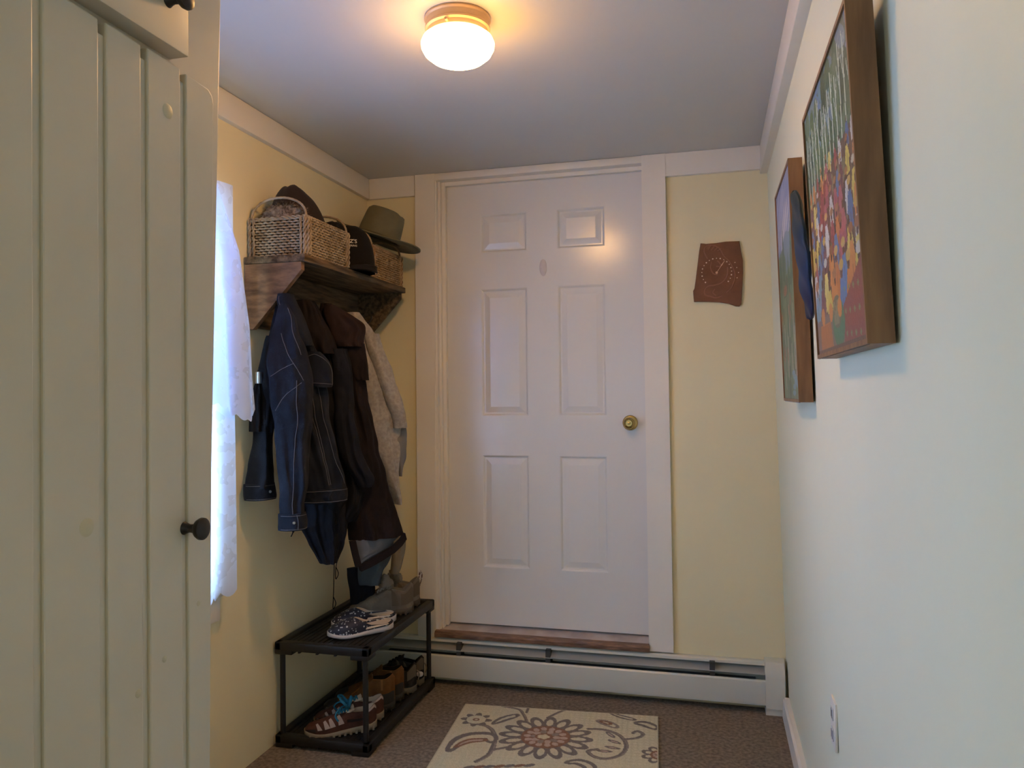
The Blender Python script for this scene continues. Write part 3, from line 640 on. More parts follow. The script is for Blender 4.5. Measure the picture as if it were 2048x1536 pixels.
# ------------------------------------------------------------------ baskets
wicker_gap_shade = mat('wicker_gap_shade', lin(58, 45, 33), 0.9)
def rrect(x0, x1, y0, y1, r, n=150):
    pts = []; per = [(x0+r, y0, x1-r, y0), (x1, y0+r, x1, y1-r), (x1-r, y1, x0+r, y1), (x0, y1-r, x0, y0+r)]
    cs = [(x1-r, y0+r, -90), (x1-r, y1-r, 0), (x0+r, y1-r, 90), (x0+r, y0+r, 180)]
    Lt = 2*(x1-x0+y1-y0)
    for (a, b, c, d), (ex, ey, an) in zip(per, cs):
        m = max(2, int(n*math.hypot(c-a, d-b)/Lt))
        for k in range(m): pts.append((a+(c-a)*k/m, b+(d-b)*k/m))
        for k in range(4): t = math.radians(an+90*k/4); pts.append((ex+r*math.cos(t), ey+r*math.sin(t)))
    return pts
def basket(label, x0, x1, y0, y1, z0, hgt, m, m2, seed):
    t = thing('wicker_basket', label, 'basket', group='seagrass baskets on the coat shelf')
    b = MB(); rows = 14; rnd = random.Random(seed)
    for j in range(rows):
        f = 0.965+0.035*j/rows; cx, cyy = (x0+x1)/2, (y0+y1)/2
        P = [(cx+(x-cx)*f, cyy+(y-cyy)*f) for x, y in rrect(x0, x1, y0, y1, 0.012, 420)]
        ph = j % 2; pts = []
        n = len(P)
        for i, (x, y) in enumerate(P):
            nx, ny = P[(i+1) % n][1]-P[i-1][1], -(P[(i+1) % n][0]-P[i-1][0]); l = math.hypot(nx, ny)+1e-9
            o = 0.0042*math.sin(i*math.pi/4.5+ph*math.pi)+rnd.uniform(-0.0007, 0.0007)
            pts.append((x+nx/l*o, y+ny/l*o, z0+0.006+(hgt-0.012)*j/(rows-1)+rnd.uniform(-0.0008, 0.0008)))
        b.tube(pts, 0.0039, 5, closed=True)
    b.box(x0+0.010, x1-0.010, y0+0.010, y1-0.010, z0+0.001, z0+0.006)
    # inner lining closes the weave, its dark colour standing for shade in the gaps
    for a in ((x0+0.008, x1-0.008, y0+0.006, y0+0.009), (x0+0.008, x1-0.008, y1-0.009, y1-0.006), (x0+0.006, x0+0.009, y0+0.008, y1-0.008), (x1-0.009, x1-0.006, y0+0.008, y1-0.008)):
        b.box(*a, z0+0.006, z0+hgt-0.004, mi=1)
    b.build('body', [m, wicker_gap_shade], t, smooth=60)
    br = MB()
    def braid(a, c, r=0.0042):
        a, c = Vector(a), Vector(c); n = 40; d = (c-a); Ld = d.length; d.normalize(); u_ = d.orthogonal().normalized(); w_ = d.cross(u_)
        for s_ in (0, 1):
            br.tube([a+d*Ld*i/n+(u_*math.cos(i*Ld/n*150+s_*math.pi)+w_*math.sin(i*Ld/n*150+s_*math.pi))*r*0.8 for i in range(n+1)], r*0.8, 5)
    for (cx, cyy, sx_, sy_) in ((x0, y0, 1, 1), (x1, y0, -1, 1), (x1, y1, -1, -1), (x0, y1, 1, -1)):
        braid((cx+sx_*0.004, cyy-sy_*0.003, z0+0.004), (cx+sx_*0.002, cyy-sy_*0.005, z0+hgt+0.002)); braid((cx-sx_*0.004, cyy+sy_*0.006, z0+0.004), (cx-sx_*0.005, cyy+sy_*0.004, z0+hgt+0.002))
        braid((cx+sx_*0.018, cyy-sy_*0.003, z0+0.004), (cx+sx_*0.018, cyy-sy_*0.005, z0+hgt-0.002), 0.0035)
        braid((cx-sx_*0.004, cyy+sy_*0.022, z0+0.004), (cx-sx_*0.005, cyy+sy_*0.022, z0+hgt-0.002), 0.0035)
    zt = z0+hgt
    for a, c in (((x0, y0, zt), (x1, y0, zt)), ((x1, y0, zt), (x1, y1, zt)), ((x1, y1, zt), (x0, y1, zt)), ((x0, y1, zt), (x0, y0, zt))): braid(a, c, 0.004)
    br.build('braided_rim', m, t, smooth=60)
    for yy in (y0+0.008, y1-0.008):
        hd = MB(); pts = []
        for i in range(41):
            a = math.pi*i/40; pts.append(((x0+x1)/2-(x1-x0)/2*math.cos(a)*0.97, yy+0.0008*math.sin(i*2.2), zt-0.004+0.078*math.sin(a)**0.8))
        hd.tube(pts, [0.0042+0.0007*(i % 2) for i in range(41)], 7); hd.build('handle', m, t, smooth=60)
    rebase(t, ((x0+x1)/2, (y0+y1)/2, z0)); return t
basket('greyish wicker basket nearest the window, with the fur-lined dark hat in it', -1.603, -1.378, 2.440, 2.765, 1.840, 0.138, wicker_grey, barn, 1)
basket('wicker basket at the back end of the shelf, under the olive brimmed hat', -1.600, -1.385, 2.995, 3.320, 1.840, 0.138, wicker, barn, 2)

# ------------------------------------------------------------------ hats and caps
brownfab = mat('dark_brown_fabric', lin(42, 31, 26), 0.85, bump=0.3, bscale=90, sheen=0.3)
blackfab = mat('black_fabric', lin(24, 20, 19), 0.9, bump=0.3, bscale=120, sheen=0.2)
furm = mat('grey_brown_fur', lin(140, 124, 108), 0.95, bump=0.4, bscale=200, vcol=lin(84, 70, 60), vscale=60)
def blob(c, r, nz=0.12, fr=7, seed=0, squash=1.0, nu=40, nv=26, rz=0.0, tilt=0.0):
    b = MB(); c = Vector(c); Rm = Matrix.Rotation(rz, 3, 'Z') @ Matrix.Rotation(tilt, 3, 'Y')
    def f(u, v):
        a = 2*math.pi*u; t = math.pi*(v-0.5)*0.998
        d = Vector((math.cos(a)*math.cos(t), math.sin(a)*math.cos(t), math.sin(t)))
        k = 1+nz*noise.noise(d*fr*0.35+Vector((seed, 0, 0)))+nz*0.4*noise.noise(d*fr+Vector((0, seed, 0)))
        p = Vector((d.x*r[0], d.y*r[1], d.z*r[2]))*k
        return c+Rm @ p
    return b.grid(f, nu, nv, wrap=True)
trap = thing('trapper_hat', 'dark brown hat with grey fur lining piled in the nearer basket', 'hat')
def hood(u, v):
    # folded hood: tall peak near the window side, long slope towards the door
    a = 2*math.pi*u; t = math.pi/2*(1-v)
    r_ = math.cos(t)**0.7; x = -1.500+0.096*r_*math.cos(a); y = 2.612+0.164*r_*math.sin(a)
    pk = 0.275-0.115*max(0, (y-2.54)/0.20)-0.03*max(0, (2.50-y)/0.06)
    z = 1.862+pk*math.sin(t)**0.75
    z += 0.012*noise.noise(Vector((x*25, y*18, 3)))*math.sin(t)+0.008*math.sin(a*4+1)*r_-0.014*math.exp(-((x+1.50)/0.012)**2)*math.sin(t)
    return (x, y, z)
MB().grid(hood, 56, 26, wrap=True).build('hood', brownfab, trap, smooth=70)
fb = blob((-1.490, 2.480, 1.985), (0.088, 0.030, 0.048), 0.25, 9, 4)
vv = list(fb.v); rf = random.Random(5)
for k in range(900):
    p = Vector(vv[rf.randrange(len(vv))]); c = Vector((-1.490, 2.480, 1.985)); d = (p-c).normalized()+Vector((rf.uniform(-.6, .6), rf.uniform(-.6, .6), rf.uniform(-.6, .6)))
    d.normalize(); e = p+d*rf.uniform(0.008, 0.018); s_ = d.orthogonal().normalized()*0.0016; s2_ = d.cross(s_).normalized()*0.0016
    fb.add([p+s_, p-s_*0.5+s2_, p-s_*0.5-s2_, e], [(0, 1, 3), (1, 2, 3), (2, 0, 3)])
fb.build('fur_lining', furm, trap, smooth=60)
rebase(trap, (-1.5, 2.61, 1.862))
tag(blob((-1.440, 2.745, 1.975), (0.060, 0.050, 0.052), 0.15, 6, 2).build('knit_cap', blackfab, smooth=60), 'black knit cap at the far end of the nearer basket', 'hat')

olive = mat('olive_felt', lin(116, 109, 82), 0.85, bump=0.25, bscale=150, vcol=lin(104, 98, 74), vscale=14, sheen=0.3)
hat = thing('brimmed_hat', 'olive felt hat with a wide stiff brim resting on the farther basket', 'hat', (-1.452, 3.215, 2.052))
def brim(u, v):
    a = 2*math.pi*u; r_ = 0.083+(0.172-0.083)*v
    x = r_*math.cos(a); y = r_*math.sin(a)*0.90
    return (x, y, 0.010*v*v*math.cos(2*a)+0.002)
bmh = MB().grid(brim, 64, 10, wrap=True).build('brim', olive, hat, smooth=70)
sm = bmh.modifiers.new('s', 'SOLIDIFY'); sm.thickness = 0.004; sm.offset = 0
def crown(u, v):
    a = 2*math.pi*u; t = v
    r_ = [0.086, 0.084, 0.083, 0.081, 0.079, 0.077, 0.073, 0.064, 0.045, 0.022, 0.0005][min(10, int(round(t*10)))]
    z = [0.0, 0.018, 0.036, 0.056, 0.075, 0.092, 0.108, 0.118, 0.121, 0.119, 0.117][min(10, int(round(t*10)))]
    x, y = r_*math.cos(a), r_*math.sin(a)*0.88
    z -= 0.020*(t > 0.65)*math.exp(-(y/0.022)**2)*(1-abs(x)/0.12)
    return (x, y, z)
MB().grid(crown, 56, 11, wrap=True).build('crown', olive, hat, smooth=70)
MB().tube([(0.0865*math.cos(2*math.pi*k/48), 0.0765*math.sin(2*math.pi*k/48), 0.008) for k in range(48)], 0.0035, 6, closed=True).build('hat_cord', mat('hat_cord', lin(84, 78, 54), 0.8), hat)
hat.rotation_euler = (0, 0, 0)
# tilt: high on the window side, low towards the door
ax = Vector((0.90, 0.43, 0)).normalized()
hat.rotation_mode = 'QUATERNION'; hat.scale = (1.17, 1.17, 1.12)
from mathutils import Quaternion
hat.rotation_quaternion = Quaternion((-ax.y, ax.x, 0), math.radians(19)) @ Quaternion((0, 0, 1), 0)
hat.rotation_quaternion = Quaternion((ax.x, ax.y, 0), math.radians(5)) @ hat.rotation_quaternion

cap = thing('baseball_cap', 'black cap with white lettering standing between the two baskets', 'cap', (-1.425, 2.885, 1.842), math.radians(27))
def capf(u, v):
    a = 2*math.pi*u; t = math.pi/2*v
    x, y = 0.098*math.cos(a)*math.cos(t)**0.75, 0.080*math.sin(a)*math.cos(t)**0.75
    z = 0.195*math.sin(t)**0.85
    return (x, y, z+0.004*noise.noise(Vector((x*30, y*30, z*30))))
MB().grid(capf, 48, 20, wrap=True).build('crown', blackfab, cap, smooth=70)
def visor(u, v):
    x = (u-0.5)*0.17; k = math.sqrt(max(0, 1-(x/0.088)**2))
    y = -0.060*k*0.9-0.052*v*k; z = 0.030-0.030*v-0.6*x*x
    return (x+0.02, y-0.014, z+0.001)
vz = MB().grid(visor, 24, 8).build('visor', blackfab, cap, smooth=70)
sm = vz.modifiers.new('s', 'SOLIDIFY'); sm.thickness = 0.003
fontw = mat('white_embroidery', lin(206, 198, 186), 0.8)
def lettering(txt, size, parent, place, name='lettering'):
    cu = bpy.data.curves.new('t', 'FONT'); cu.body = txt; cu.size = size; cu.extrude = 0.0004; cu.align_x = 'RIGHT'; cu.offset = size*0.014; cu.resolution_u = 3
    o = bpy.data.objects.new('t', cu); COL.objects.link(o); bpy.context.view_layer.update()
    me = bpy.data.meshes.new_from_object(o.evaluated_get(bpy.context.evaluated_depsgraph_get()))
    bpy.data.objects.remove(o); me.name = name; me.materials.clear(); me.materials.append(fontw)
    for v in me.vertices: v.co = Vector(place(v.co.x, v.co.y, v.co.z))
    q_ = bpy.data.objects.new(name, me); COL.objects.link(q_); q_.parent = parent; return q_
def on_cap(x, y, z):
    # wrap onto the crown front (local -Y side)
    X_ = x+0.024; Z_ = 0.112+y
    s_ = min(0.999, (Z_/0.195)**(1/0.85)); ct = math.cos(math.asin(s_))**0.75
    sx_ = min(0.98, abs(X_)/(0.098*ct)); Y_ = -0.080*ct*math.sqrt(1-sx_*sx_)
    return (X_, Y_-0.0035-z, Z_)
lettering("KATZ'S", 0.0225, cap, on_cap)
lettering("CATERING", 0.0105, cap, lambda x, y, z: on_cap(x, y-0.0145, z))

# ------------------------------------------------------------------ draped garments
def interp(rows, z):
    if z >= rows[0][0]: return rows[0][1:]
    for a, b in zip(rows, rows[1:]):
        if b[0] <= z <= a[0]:
            t = (a[0]-z)/(a[0]-b[0]+1e-9); return [a[i]+(b[i]-a[i])*t for i in (1, 2)]
    return rows[-1][1:]
def smoothrows(rows):
    P = [(r[0], r[1], r[2]) for r in rows]; out = [tuple(p) for p in spline(P, 6)]
    out.sort(key=lambda r: -r[0]); return out
class Drape:
    """cloth hung in a vertical plane through p0 at angle ang; rows = (z, left, right) measured along the plane"""
    def __init__(s, rows, p0, ang=45, thick=0.05, folds=5, amp=0.012, seed=0, drift=1.5, sharp=1.0, topthin=0.4):
        s.rows = smoothrows(rows); s.p0 = Vector((*p0, 0)); a = math.radians(ang)
        s.d = Vector((math.cos(a), math.sin(a), 0)); s.n = Vector((math.sin(a), -math.cos(a), 0))
        s.th, s.k, s.a, s.seed, s.dr, s.tt = thick, folds, amp, seed, drift, topthin
        s.z0, s.z1 = s.rows[0][0], s.rows[-1][0]
    def pt(s, u, v, off=0.0, back=False):
        z = s.z0+(s.z1-s.z0)*v; l, r_ = interp(s.rows, z); wdt = r_-l
        e = 0.006*noise.noise(Vector((z*14, s.seed, 0)))
        sx = l+wdt*u+e
        prof = math.sin(math.pi*min(max(u, 0.0), 1.0))**0.55
        th = s.th*(s.tt+(1-s.tt)*min(1, v*3))
        if back: return s.p0+s.d*sx+s.n*(-0.6*th*prof)+Vector((0, 0, z))
        ph = s.seed*1.7+s.dr*noise.noise(Vector((0.3*s.seed, v*2.2, u)))
        fo = math.sin(2*math.pi*(s.k*u)+ph*2.0)+0.55*math.sin(2*math.pi*(s.k*1.9*u)+ph*3+v*2.5)
        fo = (abs(fo)**0.8)*(1 if fo > 0 else -1)
        fo *= 0.55+0.9*noise.noise(Vector((u*2.2+s.seed, v*2.6, s.seed*0.7)))
        w_ = s.a*fo*min(1, wdt/0.12)*prof*(0.55+0.6*v)
        w_ += s.a*1.4*noise.noise(Vector((sx*16, z*9+s.seed, s.seed)))+s.a*0.45*noise.noise(Vector((sx*45, z*30, s.seed)))
        return s.p0+s.d*sx+s.n*(th*prof+w_+off)+Vector((0, 0, z))
    def mesh(s, nu=64, nv=90, nb=16):
        b = MB(); m = nu+nb
        def f(u, v):
            k = u*m
            return s.pt(min(1, k/nu), v) if k <= nu else s.pt(1-(k-nu)/nb, v, back=True)
        b.grid(f, m, nv, wrap=True)
        b.add([f(i/m, 0) for i in range(m)], [list(range(m))]); b.add([f(i/m, 1)+Vector((0, 0, 0.012))*0 for i in range(m)], [list(range(m))[::-1]])
        return b
    def seam(s, b, pts, r=0.0010, off=0.0015, n=60):
        """thread line following (u, v) points on the front"""
        q_ = spline(pts, max(4, n//max(1, len(pts)-1))); b.tube([s.pt(u, v, off) for u, v in q_], r, 5)
denim = mat('dark_denim', lin(31, 35, 44), 0.9, bump=0.5, bscale=420, vcol=lin(19, 22, 29), vscale=9, sheen=0.15)
thread = mat('pale_thread', lin(98, 96, 98), 0.8)
metalb = mat('steel_button', lin(190, 190, 190), 0.3, metal=1)
silver = mat('silver_metal', lin(196, 196, 196), 0.3, metal=0.9)
jk = thing('denim_jacket', 'dark blue denim jacket with pale stitching hanging nearest the window', 'jacket')
P_D = (-1.45, 2.5)
body = Drape([(1.69, -0.073, -0.020), (1.615, -0.088, 0.018), (1.525, -0.109, 0.064), (1.444, -0.118, 0.105), (1.326, -0.098, 0.112), (1.235, -0.064, 0.124), (1.142, -0.03, 0.143), (1.031, -0.01, 0.172), (0.985, 0.0, 0.180), (0.964, 0.01, 0.176)], P_D, thick=0.045, folds=3.0, amp=0.012, seed=1)
body.mesh().build('torso', denim, jk, smooth=70)
st = MB()
body.seam(st, [(0.40, 0.345), (0.62, 0.30), (0.85, 0.28), (0.985, 0.36)]); body.seam(st, [(0.50, 0.40), (0.75, 0.395), (0.97, 0.405)]); body.seam(st, [(0.50, 0.385), (0.75, 0.38), (0.97, 0.39)])
for uu in (0.62, 0.665): body.seam(st, [(uu, 0.45), (uu+0.0, 0.6), (uu-0.02, 0.75), (uu-0.03, 0.93)])
body.seam(st, [(0.80, 0.42), (0.82, 0.6), (0.84, 0.75), (0.95, 0.93)])
body.seam(st, [(0.06, 0.32), (0.2, 0.30), (0.38, 0.345)])
st.build('stitching', thread, jk)
body_wb = Drape([(1.000, -0.005, 0.180), (0.985, 0.0, 0.184), (0.962, 0.006, 0.185), (0.950, 0.012, 0.180)], P_D, thick=0.049, folds=3.0, amp=0.006, seed=1, topthin=1)
wbo = body_wb.mesh(48, 14, 12).build('waistband', denim, jk, smooth=70)
st = MB(); body_wb.seam(st, [(0.05, 0.12), (0.5, 0.10), (0.98, 0.12)]); body_wb.seam(st, [(0.05, 0.9), (0.5, 0.9), (0.98, 0.9)]); st.build('stitching', thread, wbo)
flap = Drape([(1.500, 0.020, 0.075), (1.470, 0.015, 0.105), (1.440, 0.018, 0.118), (1.385, 0.03, 0.120), (1.372, 0.04, 0.118)], (-1.43, 2.48), thick=0.035, folds=1, amp=0.005, seed=4, topthin=1)
flo = flap.mesh(30, 24, 10).build('pocket_flap', denim, jk, smooth=70)
st = MB(); flap.seam(st, [(0.03, 0.15), (0.4, 0.08), (0.8, 0.25), (0.96, 0.55), (0.95, 0.95)]); flap.seam(st, [(0.1, 0.88), (0.5, 0.9), (0.95, 0.92)]); st.build('stitching', thread, flo)
slv = Drape([(1.665, -0.078, -0.050), (1.630, -0.088, -0.034), (1.560, -0.108, -0.006), (1.468, -0.121, 0.028), (1.362, -0.116, 0.038), (1.238, -0.100, 0.036), (1.097, -0.090, 0.022), (0.973, -0.082, 0.010), (0.915, -0.084, 0.006)], (-1.405, 2.455), thick=0.042, folds=1.6, amp=0.011, seed=2)
so_ = slv.mesh(48, 90, 14).build('sleeve', denim, jk, smooth=70)
st = MB(); slv.seam(st, [(0.30, 0.14), (0.42, 0.22), (0.62, 0.32), (0.70, 0.36)]); slv.seam(st, [(0.55, 0.36), (0.50, 0.55), (0.42, 0.75), (0.40, 0.98)]); slv.seam(st, [(0.06, 0.50), (0.3, 0.43), (0.66, 0.37)])
slv.seam(st, [(0.03, 0.34), (0.25, 0.31), (0.55, 0.28)]); slv.seam(st, [(0.70, 0.02), (0.66, 0.12), (0.75, 0.24)]); st.build('stitching', thread, so_)
cf = Drape([(0.930, -0.088, 0.010), (0.912, -0.090, 0.012), (0.885, -0.092, 0.012), (0.872, -0.090, 0.010)], (-1.405, 2.455), thick=0.046, folds=1.5, amp=0.004, seed=2, topthin=1)
cfo = cf.mesh(40, 12, 12).build('cuff', denim, jk, smooth=70)
st = MB(); cf.seam(st, [(0.05, 0.1), (0.95, 0.12)], n=20); cf.seam(st, [(0.05, 0.92), (0.95, 0.92)], n=20); cf.seam(st, [(0.55, 0.05), (0.57, 0.95)], n=20); st.build('stitching', thread, cfo)
bp = cf.pt(0.42, 0.5, 0.001); MB().lathe([(0.0, 0.003), (0.004, 0.003), (0.0055, 0.0)], (0, 0, 0), 'z', 14).xform(Matrix.Translation(bp) @ cf.n.to_track_quat('Z', 'Y').to_matrix().to_4x4()).build('button', metalb, cfo)
slb = Drape([(1.560, -0.100, -0.050), (1.480, -0.122, -0.050), (1.399, -0.138, -0.052), (1.274, -0.150, -0.068), (1.185, -0.150, -0.080), (1.096, -0.166, -0.078), (1.015, -0.178, -0.072)], (-1.478, 2.528), thick=0.038, folds=1.4, amp=0.012, seed=3)
sbo = slb.mesh(44, 70, 14).build('sleeve', denim, jk, smooth=70)
cf2 = Drape([(1.030, -0.182, -0.072), (1.010, -0.184, -0.070), (0.985, -0.184, -0.068), (0.972, -0.182, -0.070)], (-1.478, 2.528), thick=0.042, folds=1.2, amp=0.004, seed=5, topthin=1)
c2o = cf2.mesh(40, 12, 12).build('cuff', denim, jk, smooth=70)
st = MB(); cf2.seam(st, [(0.05, 0.1), (0.95, 0.12)], n=20); cf2.seam(st, [(0.05, 0.92), (0.95, 0.92)], n=20); st.build('stitching', thread, c2o)
bp = cf2.pt(0.75, 0.5, 0.001); MB().lathe([(0.0, 0.003), (0.004, 0.003), (0.0055, 0.0)], (0, 0, 0), 'z', 14).xform(Matrix.Translation(bp) @ cf2.n.to_track_quat('Z', 'Y').to_matrix().to_4x4()).build('button', metalb, c2o)
col_ = Drape([(1.702, -0.080, -0.022), (1.66, -0.080, -0.004), (1.60, -0.058, 0.022), (1.55, -0.03, 0.040), (1.52, 0.0, 0.046)], (-1.415, 2.465), thick=0.030, folds=1, amp=0.007, seed=7, topthin=0.8)
cob = col_.mesh(30, 30, 10).build('collar', denim, jk, smooth=70)
st = MB(); col_.seam(st, [(0.06, 0.05), (0.08, 0.4), (0.10, 0.9)]); st.build('stitching', thread, cob)
rebase(jk, (-1.56, 2.52, 1.70))

black = mat('black_shell_fabric', lin(23, 22, 26), 0.75, bump=0.3, bscale=90, vcol=lin(17, 16, 19), vscale=9)
navy = mat('navy_black_fabric', lin(24, 25, 32), 0.8, bump=0.3, bscale=150)
bj = thing('black_jacket', 'black hooded jacket hanging between the denim jacket and the long brown coat', 'jacket')
P_B = (-1.43, 2.70)
b1 = Drape([(1.705, -0.150, -0.050), (1.595, -0.150, 0.010), (1.441, -0.130, 0.058), (1.300, -0.110, 0.072), (1.170, -0.100, 0.100), (1.040, -0.095, 0.145), (0.981, -0.090, 0.155), (0.92, -0.09, 0.140), (0.85, -0.085, 0.10)], P_B, thick=0.050, folds=3.2, amp=0.016, seed=11)
b1.mesh(70, 100).build('torso', black, bj, smooth=70)
b2 = Drape([(1.00, -0.110, 0.120), (0.93, -0.115, 0.105), (0.86, -0.105, 0.092), (0.80, -0.075, 0.082), (0.76, -0.055, 0.078), (0.70, -0.022, 0.045)], (-1.44, 2.68), thick=0.045, folds=3, amp=0.018, seed=12)
b2.mesh(60, 50).build('hem', navy, bj, smooth=70)
b3 = Drape([(1.700, -0.130, -0.080), (1.65, -0.138, -0.040), (1.56, -0.13, 0.01), (1.50, -0.11, 0.025)], (-1.40, 2.67), thick=0.035, folds=2, amp=0.014, seed=13, topthin=0.9)
b3.mesh(40, 30).build('hood', mat('black_hood', lin(30, 24, 25), 0.85, bump=0.3, bscale=120), bj, smooth=70)
b4 = Drape([(1.52, -0.01, 0.062), (1.40, 0.0, 0.080), (1.25, 0.005, 0.082), (1.10, 0.03, 0.12), (1.02, 0.075, 0.158), (0.985, 0.10, 0.150)], (-1.395, 2.665), thick=0.034, folds=1.5, amp=0.012, seed=15, topthin=0.7)
b4.mesh(40, 60).build('sleeve', navy, bj, smooth=70)
cx_, cy_ = -1.440, 2.450
cord = MB().tube(spline([(cx_, cy_+0.01, 0.925), (cx_, cy_, 0.900), (cx_-0.002, cy_, 0.862), (cx_-0.007, cy_-0.007, 0.842)], 6), [0.0022]*19, 6)
cord.lathe([(0, 0.0), (0.004, -0.004), (0.004, -0.014), (0, -0.018)], (cx_-0.002, cy_, 0.872), 'z', 10)
cord.build('drawstring', black, bj)
rebase(bj, (-1.56, 2.70, 1.70))

brown = mat('dark_brown_coat_fabric', lin(34, 25, 25), 0.85, bump=0.3, bscale=130, vcol=lin(25, 20, 21), vscale=8)
lining = mat('grey_lining', lin(96, 98, 100), 0.9, bump=0.3, bscale=160, vcol=lin(84, 87, 89), vscale=8)
bcx = thing('brown_coat', 'long dark brown coat with pale grey lining showing at its turned-up hem', 'coat')
P_C = (-1.38, 2.78)
k1 = Drape([(1.699, -0.119, -0.070), (1.66, -0.123, -0.022), (1.60, -0.112, 0.020), (1.52, -0.100, 0.036), (1.382, -0.080, 0.062), (1.223, -0.055, 0.097), (1.063, -0.045, 0.132), (0.902, -0.035, 0.180), (0.800, -0.015, 0.212), (0.770, -0.010, 0.222)], P_C, thick=0.050, folds=2.6, amp=0.013, seed=21)
k1.mesh(70, 110).build('body', brown, bcx, smooth=70)
k2 = Drape([(1.690, -0.112, -0.078), (1.66, -0.118, -0.02), (1.625, -0.112, 0.042), (1.595, -0.100, 0.052), (1.56, -0.09, 0.046), (1.53, -0.07, 0.042)], (-1.35, 2.75), thick=0.038, folds=1.6, amp=0.012, seed=22, topthin=0.8)
k2.mesh(48, 30).build('collar', mat('brown_collar', lin(40, 27, 25), 0.8, bump=0.3, bscale=110), bcx, smooth=70)
k3 = Drape([(1.545, -0.05, 0.048), (1.50, -0.04, 0.052), (1.44, -0.02, 0.060), (1.40, 0.0, 0.066)], (-1.355, 2.755), thick=0.032, folds=1, amp=0.010, seed=23, topthin=0.9)
k3.mesh(30, 24).build('pocket_flap', brown, bcx, smooth=70)
k4 = Drape([(0.772, -0.008, 0.205), (0.760, -0.006, 0.190), (0.72, 0.0, 0.135), (0.69, 0.010, 0.060), (0.678, 0.014, 0.026)], (-1.372, 2.772), thick=0.026, folds=1, amp=0.004, seed=24, topthin=1)
k4.mesh(40, 24).build('lining', lining, bcx, smooth=70)['label'] = 'pale grey lining'
hb = MB()
pts = [(0.212, 0.770), (0.192, 0.746), (0.161, 0.722), (0.110, 0.697), (0.06, 0.676), (0.020, 0.664)]
n_ = len(pts)
for off0, off1 in ((0.030, 0.040),):
    vs = []
    for s_, z in pts:
        for ww, oo in ((0.013, off1), (-0.012, off1), (-0.012, off1-0.022), (0.013, off1-0.022)):
            vs.append(Vector((-1.372, 2.772, 0))+k4.d*(s_-0.25*ww)+k4.n*(oo-0.004)+Vector((0, 0, z+ww)))
    fs = [[i*4+a, i*4+(a+1) % 4, (i+1)*4+(a+1) % 4, (i+1)*4+a] for i in range(n_-1) for a in range(4)]+[[0, 1, 2, 3], [(n_-1)*4+a for a in (3, 2, 1, 0)]]
    hb.add(vs, fs)
vs = []
for s_, z in ((-0.012, 0.775), (0.000, 0.72), (0.012, 0.672)):
    for ww, oo in ((-0.010, 0.036), (0.014, 0.036), (0.014, 0.020), (-0.010, 0.020)): vs.append(Vector((-1.372, 2.772, 0))+k4.d*(s_+ww)+k4.n*oo+Vector((0, 0, z)))
hb.add(vs, [[i*4+a, i*4+(a+1) % 4, (i+1)*4+(a+1) % 4, (i+1)*4+a] for i in range(2) for a in range(4)]+[[0, 1, 2, 3], [11, 10, 9, 8]])
hb.build('hem_band', brown, bcx, smooth=40)
rebase(bcx, (-1.56, 2.86, 1.70))

heather = mat('heather_grey_knit', lin(170, 162, 152), 0.95, bump=0.35, bscale=260, vcol=lin(148, 141, 133), vscale=70, sheen=0.2)
gs = thing('grey_sweatshirt', 'light grey heather sweatshirt hanging last on the hooks, nearest the door', 'sweatshirt')
P_G = (-1.43, 2.98)
g1 = Drape([(1.690, -0.058, -0.005), (1.66, -0.050, 0.022), (1.618, -0.050, 0.056), (1.55, -0.04, 0.085), (1.491, -0.03, 0.104), (1.363, -0.02, 0.148), (1.234, 0.0, 0.175), (1.126, 0.03, 0.178), (1.03, 0.08, 0.165), (0.96, 0.11, 0.165), (0.872, 0.140, 0.168)], P_G, thick=0.046, folds=1.8, amp=0.010, seed=31)
g1.mesh(56, 100).build('torso', heather, gs, smooth=70)
g2 = Drape([(1.60, 0.0, 0.068), (1.491, 0.03, 0.108), (1.363, 0.075, 0.156), (1.26, 0.115, 0.182), (1.20, 0.13, 0.192)], (-1.405, 2.955), thick=0.034, folds=1.0, amp=0.010, seed=32, topthin=0.6)
g2.mesh(36, 60).build('sleeve', heather, gs, smooth=70)
g3 = Drape([(1.22, 0.120, 0.196), (1.126, 0.128, 0.204), (1.07, 0.135, 0.202), (1.03, 0.150, 0.180), (0.99, 0.16, 0.175)], (-1.43, 2.985), thick=0.025, folds=1.0, amp=0.010, seed=33)
g3.mesh(30, 40).build('sleeve', mat('grey_inner_knit', lin(122, 120, 118), 0.95, bump=0.3, bscale=200), gs, smooth=70)
rebase(gs, (-1.56, 3.04, 1.69))

bl = mat('faded_blue_cloth', lin(76, 83, 86), 0.95, bump=0.3, bscale=160, vcol=lin(64, 71, 74), vscale=9)
fb1 = Drape([(0.800, -0.050, 0.110), (0.70, -0.055, 0.108), (0.62, -0.055, 0.095), (0.58, -0.052, 0.062), (0.53, -0.045, 0.050)], (-1.43, 3.05), thick=0.035, folds=2, amp=0.012, seed=41)
tag(fb1.mesh(48, 50).build('faded_blue_bag', bl, smooth=70), 'faded grey blue cloth bag hanging below the brown coat hem', 'bag')
ng = Drape([(0.60, -0.075, 0.045), (0.54, -0.068, 0.050), (0.47, -0.060, 0.052), (0.43, -0.055, 0.045)], (-1.47, 3.07), thick=0.04, folds=2, amp=0.012, seed=42)
ngo = tag(ng.mesh(40, 40).build('navy_bag', navy, smooth=70), 'dark navy cloth bag low behind the hiking shoes, with thin hanging cords', 'bag')
crd = MB()
